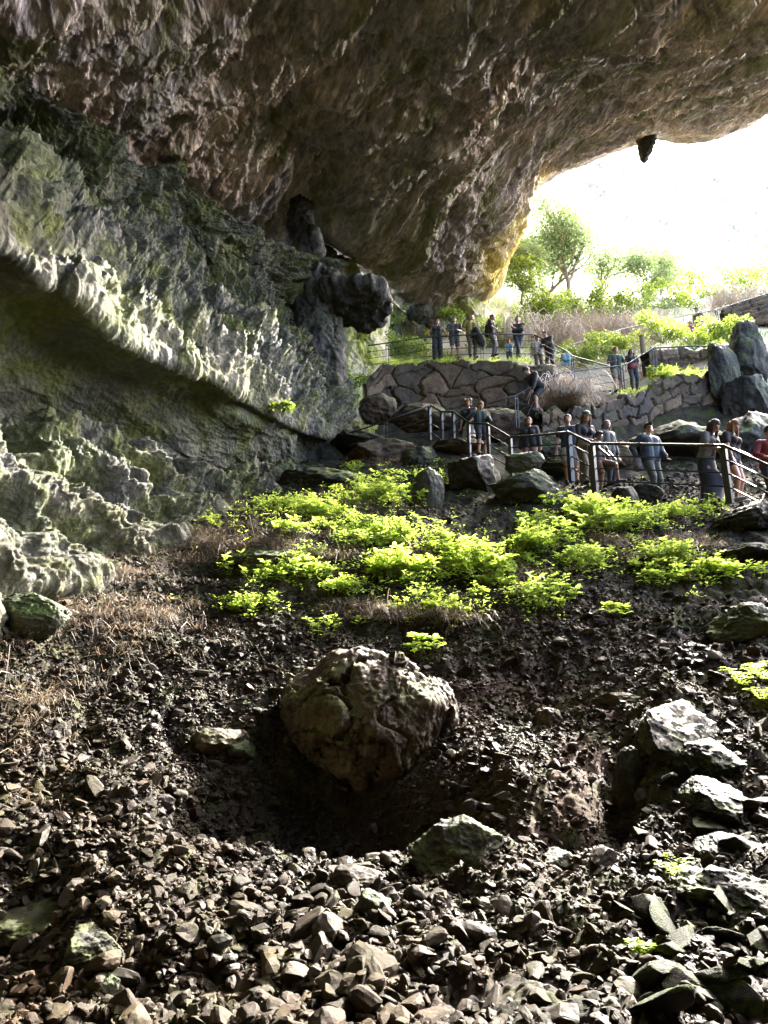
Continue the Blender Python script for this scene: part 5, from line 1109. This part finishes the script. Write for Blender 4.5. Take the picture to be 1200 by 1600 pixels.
# bushes and trees beyond the opening
def leafcloud(name, centres, radii, n, L, seed, mat, parent=None):
    r = np.random.default_rng(seed); c = np.array(centres); w = np.array(radii) ** 2.2; k = r.choice(len(c), n, p=w / w.sum()); d = r.normal(size=(n, 3)); d /= np.linalg.norm(d, axis=1, keepdims=True)
    p = c[k] + d * (np.array(radii)[k] * r.uniform(.25, 1, n) ** .6)[:, None] * np.array([1, 1, .8]); a = r.normal(size=(n, 3)); a /= np.linalg.norm(a, axis=1, keepdims=True); b = np.cross(a, r.normal(size=(n, 3))); b /= np.linalg.norm(b, axis=1, keepdims=True)
    l = (L * r.uniform(.6, 1.4, n))[:, None]; V = np.stack([p, p + a * l * .5 + b * l * .3, p + a * l, p + a * l * .5 - b * l * .3], 1).reshape(-1, 3); F = np.arange(n * 4).reshape(-1, 4)
    return link(name, npmesh(name, V, F, smooth=False), mat, parent)
def tree(label, px, py, Y, hpx, wpx, seed, nleaf=6000, L=.14, name='tree', dense=1.0, group='trees and bushes beyond the opening', trunk_r=.09, lean=.2):
    r = np.random.default_rng(seed); b = P(px, py, Y); s = (b[1] * CP + b[2] * SP) / FPX; H, Wd = 1.32 * hpx * s, wpx * s; root = empty(name, b - np.array([0, 0, .5])); tag(root, label, 'tree' if name == 'tree' else 'bush', group)
    tubes = []; tips = []
    def grow(p, d, l, rad_, lev):
        pts = [p]; q = p.copy(); dd = d.copy()
        for i in range(4): dd = dd + r.normal(0, .13, 3); dd /= np.linalg.norm(dd); q = q + dd * l / 4; pts.append(q.copy())
        tubes.append(tube_mesh(pts, np.linspace(rad_, rad_ * .55, 5), 6))
        if lev >= 3: tips.append(q); tips.append(pts[2]); return
        for i in range(3 if lev else 4):
            nd = dd * .8 + r.normal(0, .5, 3) * np.array([Wd / H * 1.3, Wd / H * 1.3, .5]) + np.array([0, 0, .25]); nd /= np.linalg.norm(nd); grow(pts[4 - (i % 2)], nd, l * .66, rad_ * .55, lev + 1)
    grow(np.zeros(3), np.array([lean, 0, 1.]) / 1.02, H * .36, trunk_r * (H / 5), 0)
    tp = np.array(tips); lim = np.array([Wd * .5, Wd * .5]); tp[:, :2] = np.clip(tp[:, :2], -lim, lim); tp[:, 2] = np.clip(tp[:, 2], .15 * H, H)
    trunk = link('trunk', merge(tubes), M['bark'], root); 
    leafcloud('crown', tp, np.full(len(tp), H * (.10 if dense >= 1 else .17)) * r.uniform(.6, 1.6, len(tp)), int(nleaf * dense), L, seed, M['paleleaf' if Y > 60 else 'leaf2'], root)
tree('slender tree with a thin leaning trunk in front of the pale cliff', 888, 488, 35, 205, 130, 31, 11000, .13)
tree('bushy tree left of the slender tree by the arch', 838, 478, 36, 150, 80, 32, 9000, .14, dense=.8)
tree('bushy tree right of the slender tree', 1005, 478, 38, 90, 90, 33, 5000, .15, dense=.8)
tree('second bushy tree to the right, darker', 1028, 474, 40, 80, 50, 34, 4000, .15, dense=.8)
tree('small pale tree close behind the slender tree', 940, 485, 38, 110, 70, 35, 4000, .14, dense=.8)
tree('leafy tree filling the gap beside the arch', 812, 480, 33.5, 120, 60, 39, 7000, .13, dense=.9)
def bush(label, px, py, Y, wpx, hpx, seed, n=2500, L=.11, mat='bushleaf'):
    r = np.random.default_rng(seed); b = P(px, py, Y); s = (b[1] * CP + b[2] * SP) / FPX; w, h = wpx * s, hpx * s; root = empty('bush', b); tag(root, label, 'bush', 'trees and bushes beyond the opening')
    cs = [np.array([r.uniform(-.5, .5) * w, r.uniform(-.3, .3) * w, r.uniform(.05, .75) * h]) for _ in range(14)]
    tubes = [tube_mesh([(0, 0, -.2), c * .5 + np.array([0, 0, .05]), c], [.02, .014, .006], 5) for c in cs]; link('stems', merge(tubes), M['stem'], root)
    leafcloud('leaves', cs, np.full(14, min(w, h * 1.4) * .26) * r.uniform(.5, 1.4, 14), n, L, seed, M[mat], root)
BU = [('bright bush below the trees, left of the brambles', 850, 505, 31, 80, 50, 2600), ('bright bush under the slender tree', 905, 500, 33, 90, 36, 2600), ('yellow green bush above the brambles', 965, 490, 34, 110, 40, 3200), ('yellow green bush on the bank under the cliff', 1040, 478, 36, 120, 40, 3200), ('yellow green bush beside the top path', 1110, 470, 38, 110, 40, 3000),
      ('bright bush behind the hanging blue cloth', 910, 562, 25.2, 60, 34, 2200), ('bright bush behind the man in green', 960, 548, 26, 80, 34, 2600), ('bright bush by the wooden marker post', 1035, 530, 26, 70, 34, 2200), ('bright bush below the hiker', 1085, 540, 24.8, 80, 36, 2600), ('bright bush against the dark outcrop', 1140, 530, 22.6, 80, 40, 2800),
      ('small bush behind the man with crossed legs', 800, 530, 27.5, 50, 30, 1200), ('sunlit bush behind the man in olive yellow', 755, 540, 25.6, 50, 44, 1500), ('bush behind the grey tee man by the rocks', 705, 500, 28, 40, 30, 1100), ('green bush between pillar and round rocks', 612, 500, 27, 40, 44, 1500), ('low sunlit bush at the left end of the platform', 632, 545, 25.5, 70, 36, 1800),
      ('green tuft trailing over the top of the rock pillar', 462, 425, 20.2, 34, 40, 1100), ('green tuft on the pale rock face', 578, 520, 23.3, 16, 30, 500), ('green tuft on the lower pale rock face', 548, 605, 22.2, 40, 20, 600), ('small green tuft on the ridge under the pillar', 442, 640, 16.0, 26, 14, 300), ('wide leafy bush on the bank at the right edge', 1178, 462, 38, 110, 75, 3600), ('bush above the arch foot at the rock edge', 815, 450, 32, 60, 60, 1600), ('bright bush on the steps below the outcrop', 1040, 588, 21.2, 60, 16, 900)]
for i, b in enumerate(BU): bush(b[0], b[1], b[2], b[3], b[4], b[5], 950 + i, b[6], .085 if b[3] < 30 else .13)
# brambles: tangles of bare arching canes
def bramble(label, px, py, Y, wpx, hpx, n, seed):
    r = np.random.default_rng(seed); b = P(px, py, Y); s = (b[1] * CP + b[2] * SP) / FPX; w, h = wpx * s, hpx * s; tb = []
    for i in range(n):
        x0 = r.uniform(-.5, .5) * w; y0 = r.uniform(-.8, .8); a = r.uniform(0, 6.28); l = r.uniform(.25, .6) * h * 1.6; hh_ = r.uniform(.3, 1) * h
        pts = [np.array([x0 + math.cos(a) * l * t, y0 + math.sin(a) * l * t, hh_ * 4 * t * (1 - t) * .9 + .04 * math.sin(9 * t + i)]) for t in np.linspace(0, 1, 7)]; tb.append(tube_mesh(pts, .012, 3))
    me = merge(tb); o = link('bramble_thicket', me, M['cane']); o.location = b; return tag(o, label, 'bramble', 'bare bramble thickets')
bramble('bare bramble thicket behind the platform corner', 850, 545, 29, 110, 60, 420, 1); bramble('bare bramble thicket under the top rail', 960, 530, 30.5, 150, 48, 520, 2); bramble('bare bramble thicket high beside the top path', 1165, 478, 34, 110, 34, 380, 3); bramble('bare bramble thicket behind the turned man', 790, 540, 27, 60, 46, 200, 4); bramble('dead twiggy shrub hanging beside the bending man', 885, 628, 20.8, 60, 40, 420, 5)
# bare twig at the arch
V, F = tube_mesh([P(768, 309, 28.8), P(785, 306, 28.6), P(798, 313, 28.4), P(815, 327, 28.2)], [.035, .028, .02, .01], 5)
tag(link('bare_twig', merge([(V, F)]), M['bark']), 'bare twig sticking out of the sunlit arch rock', 'twig')
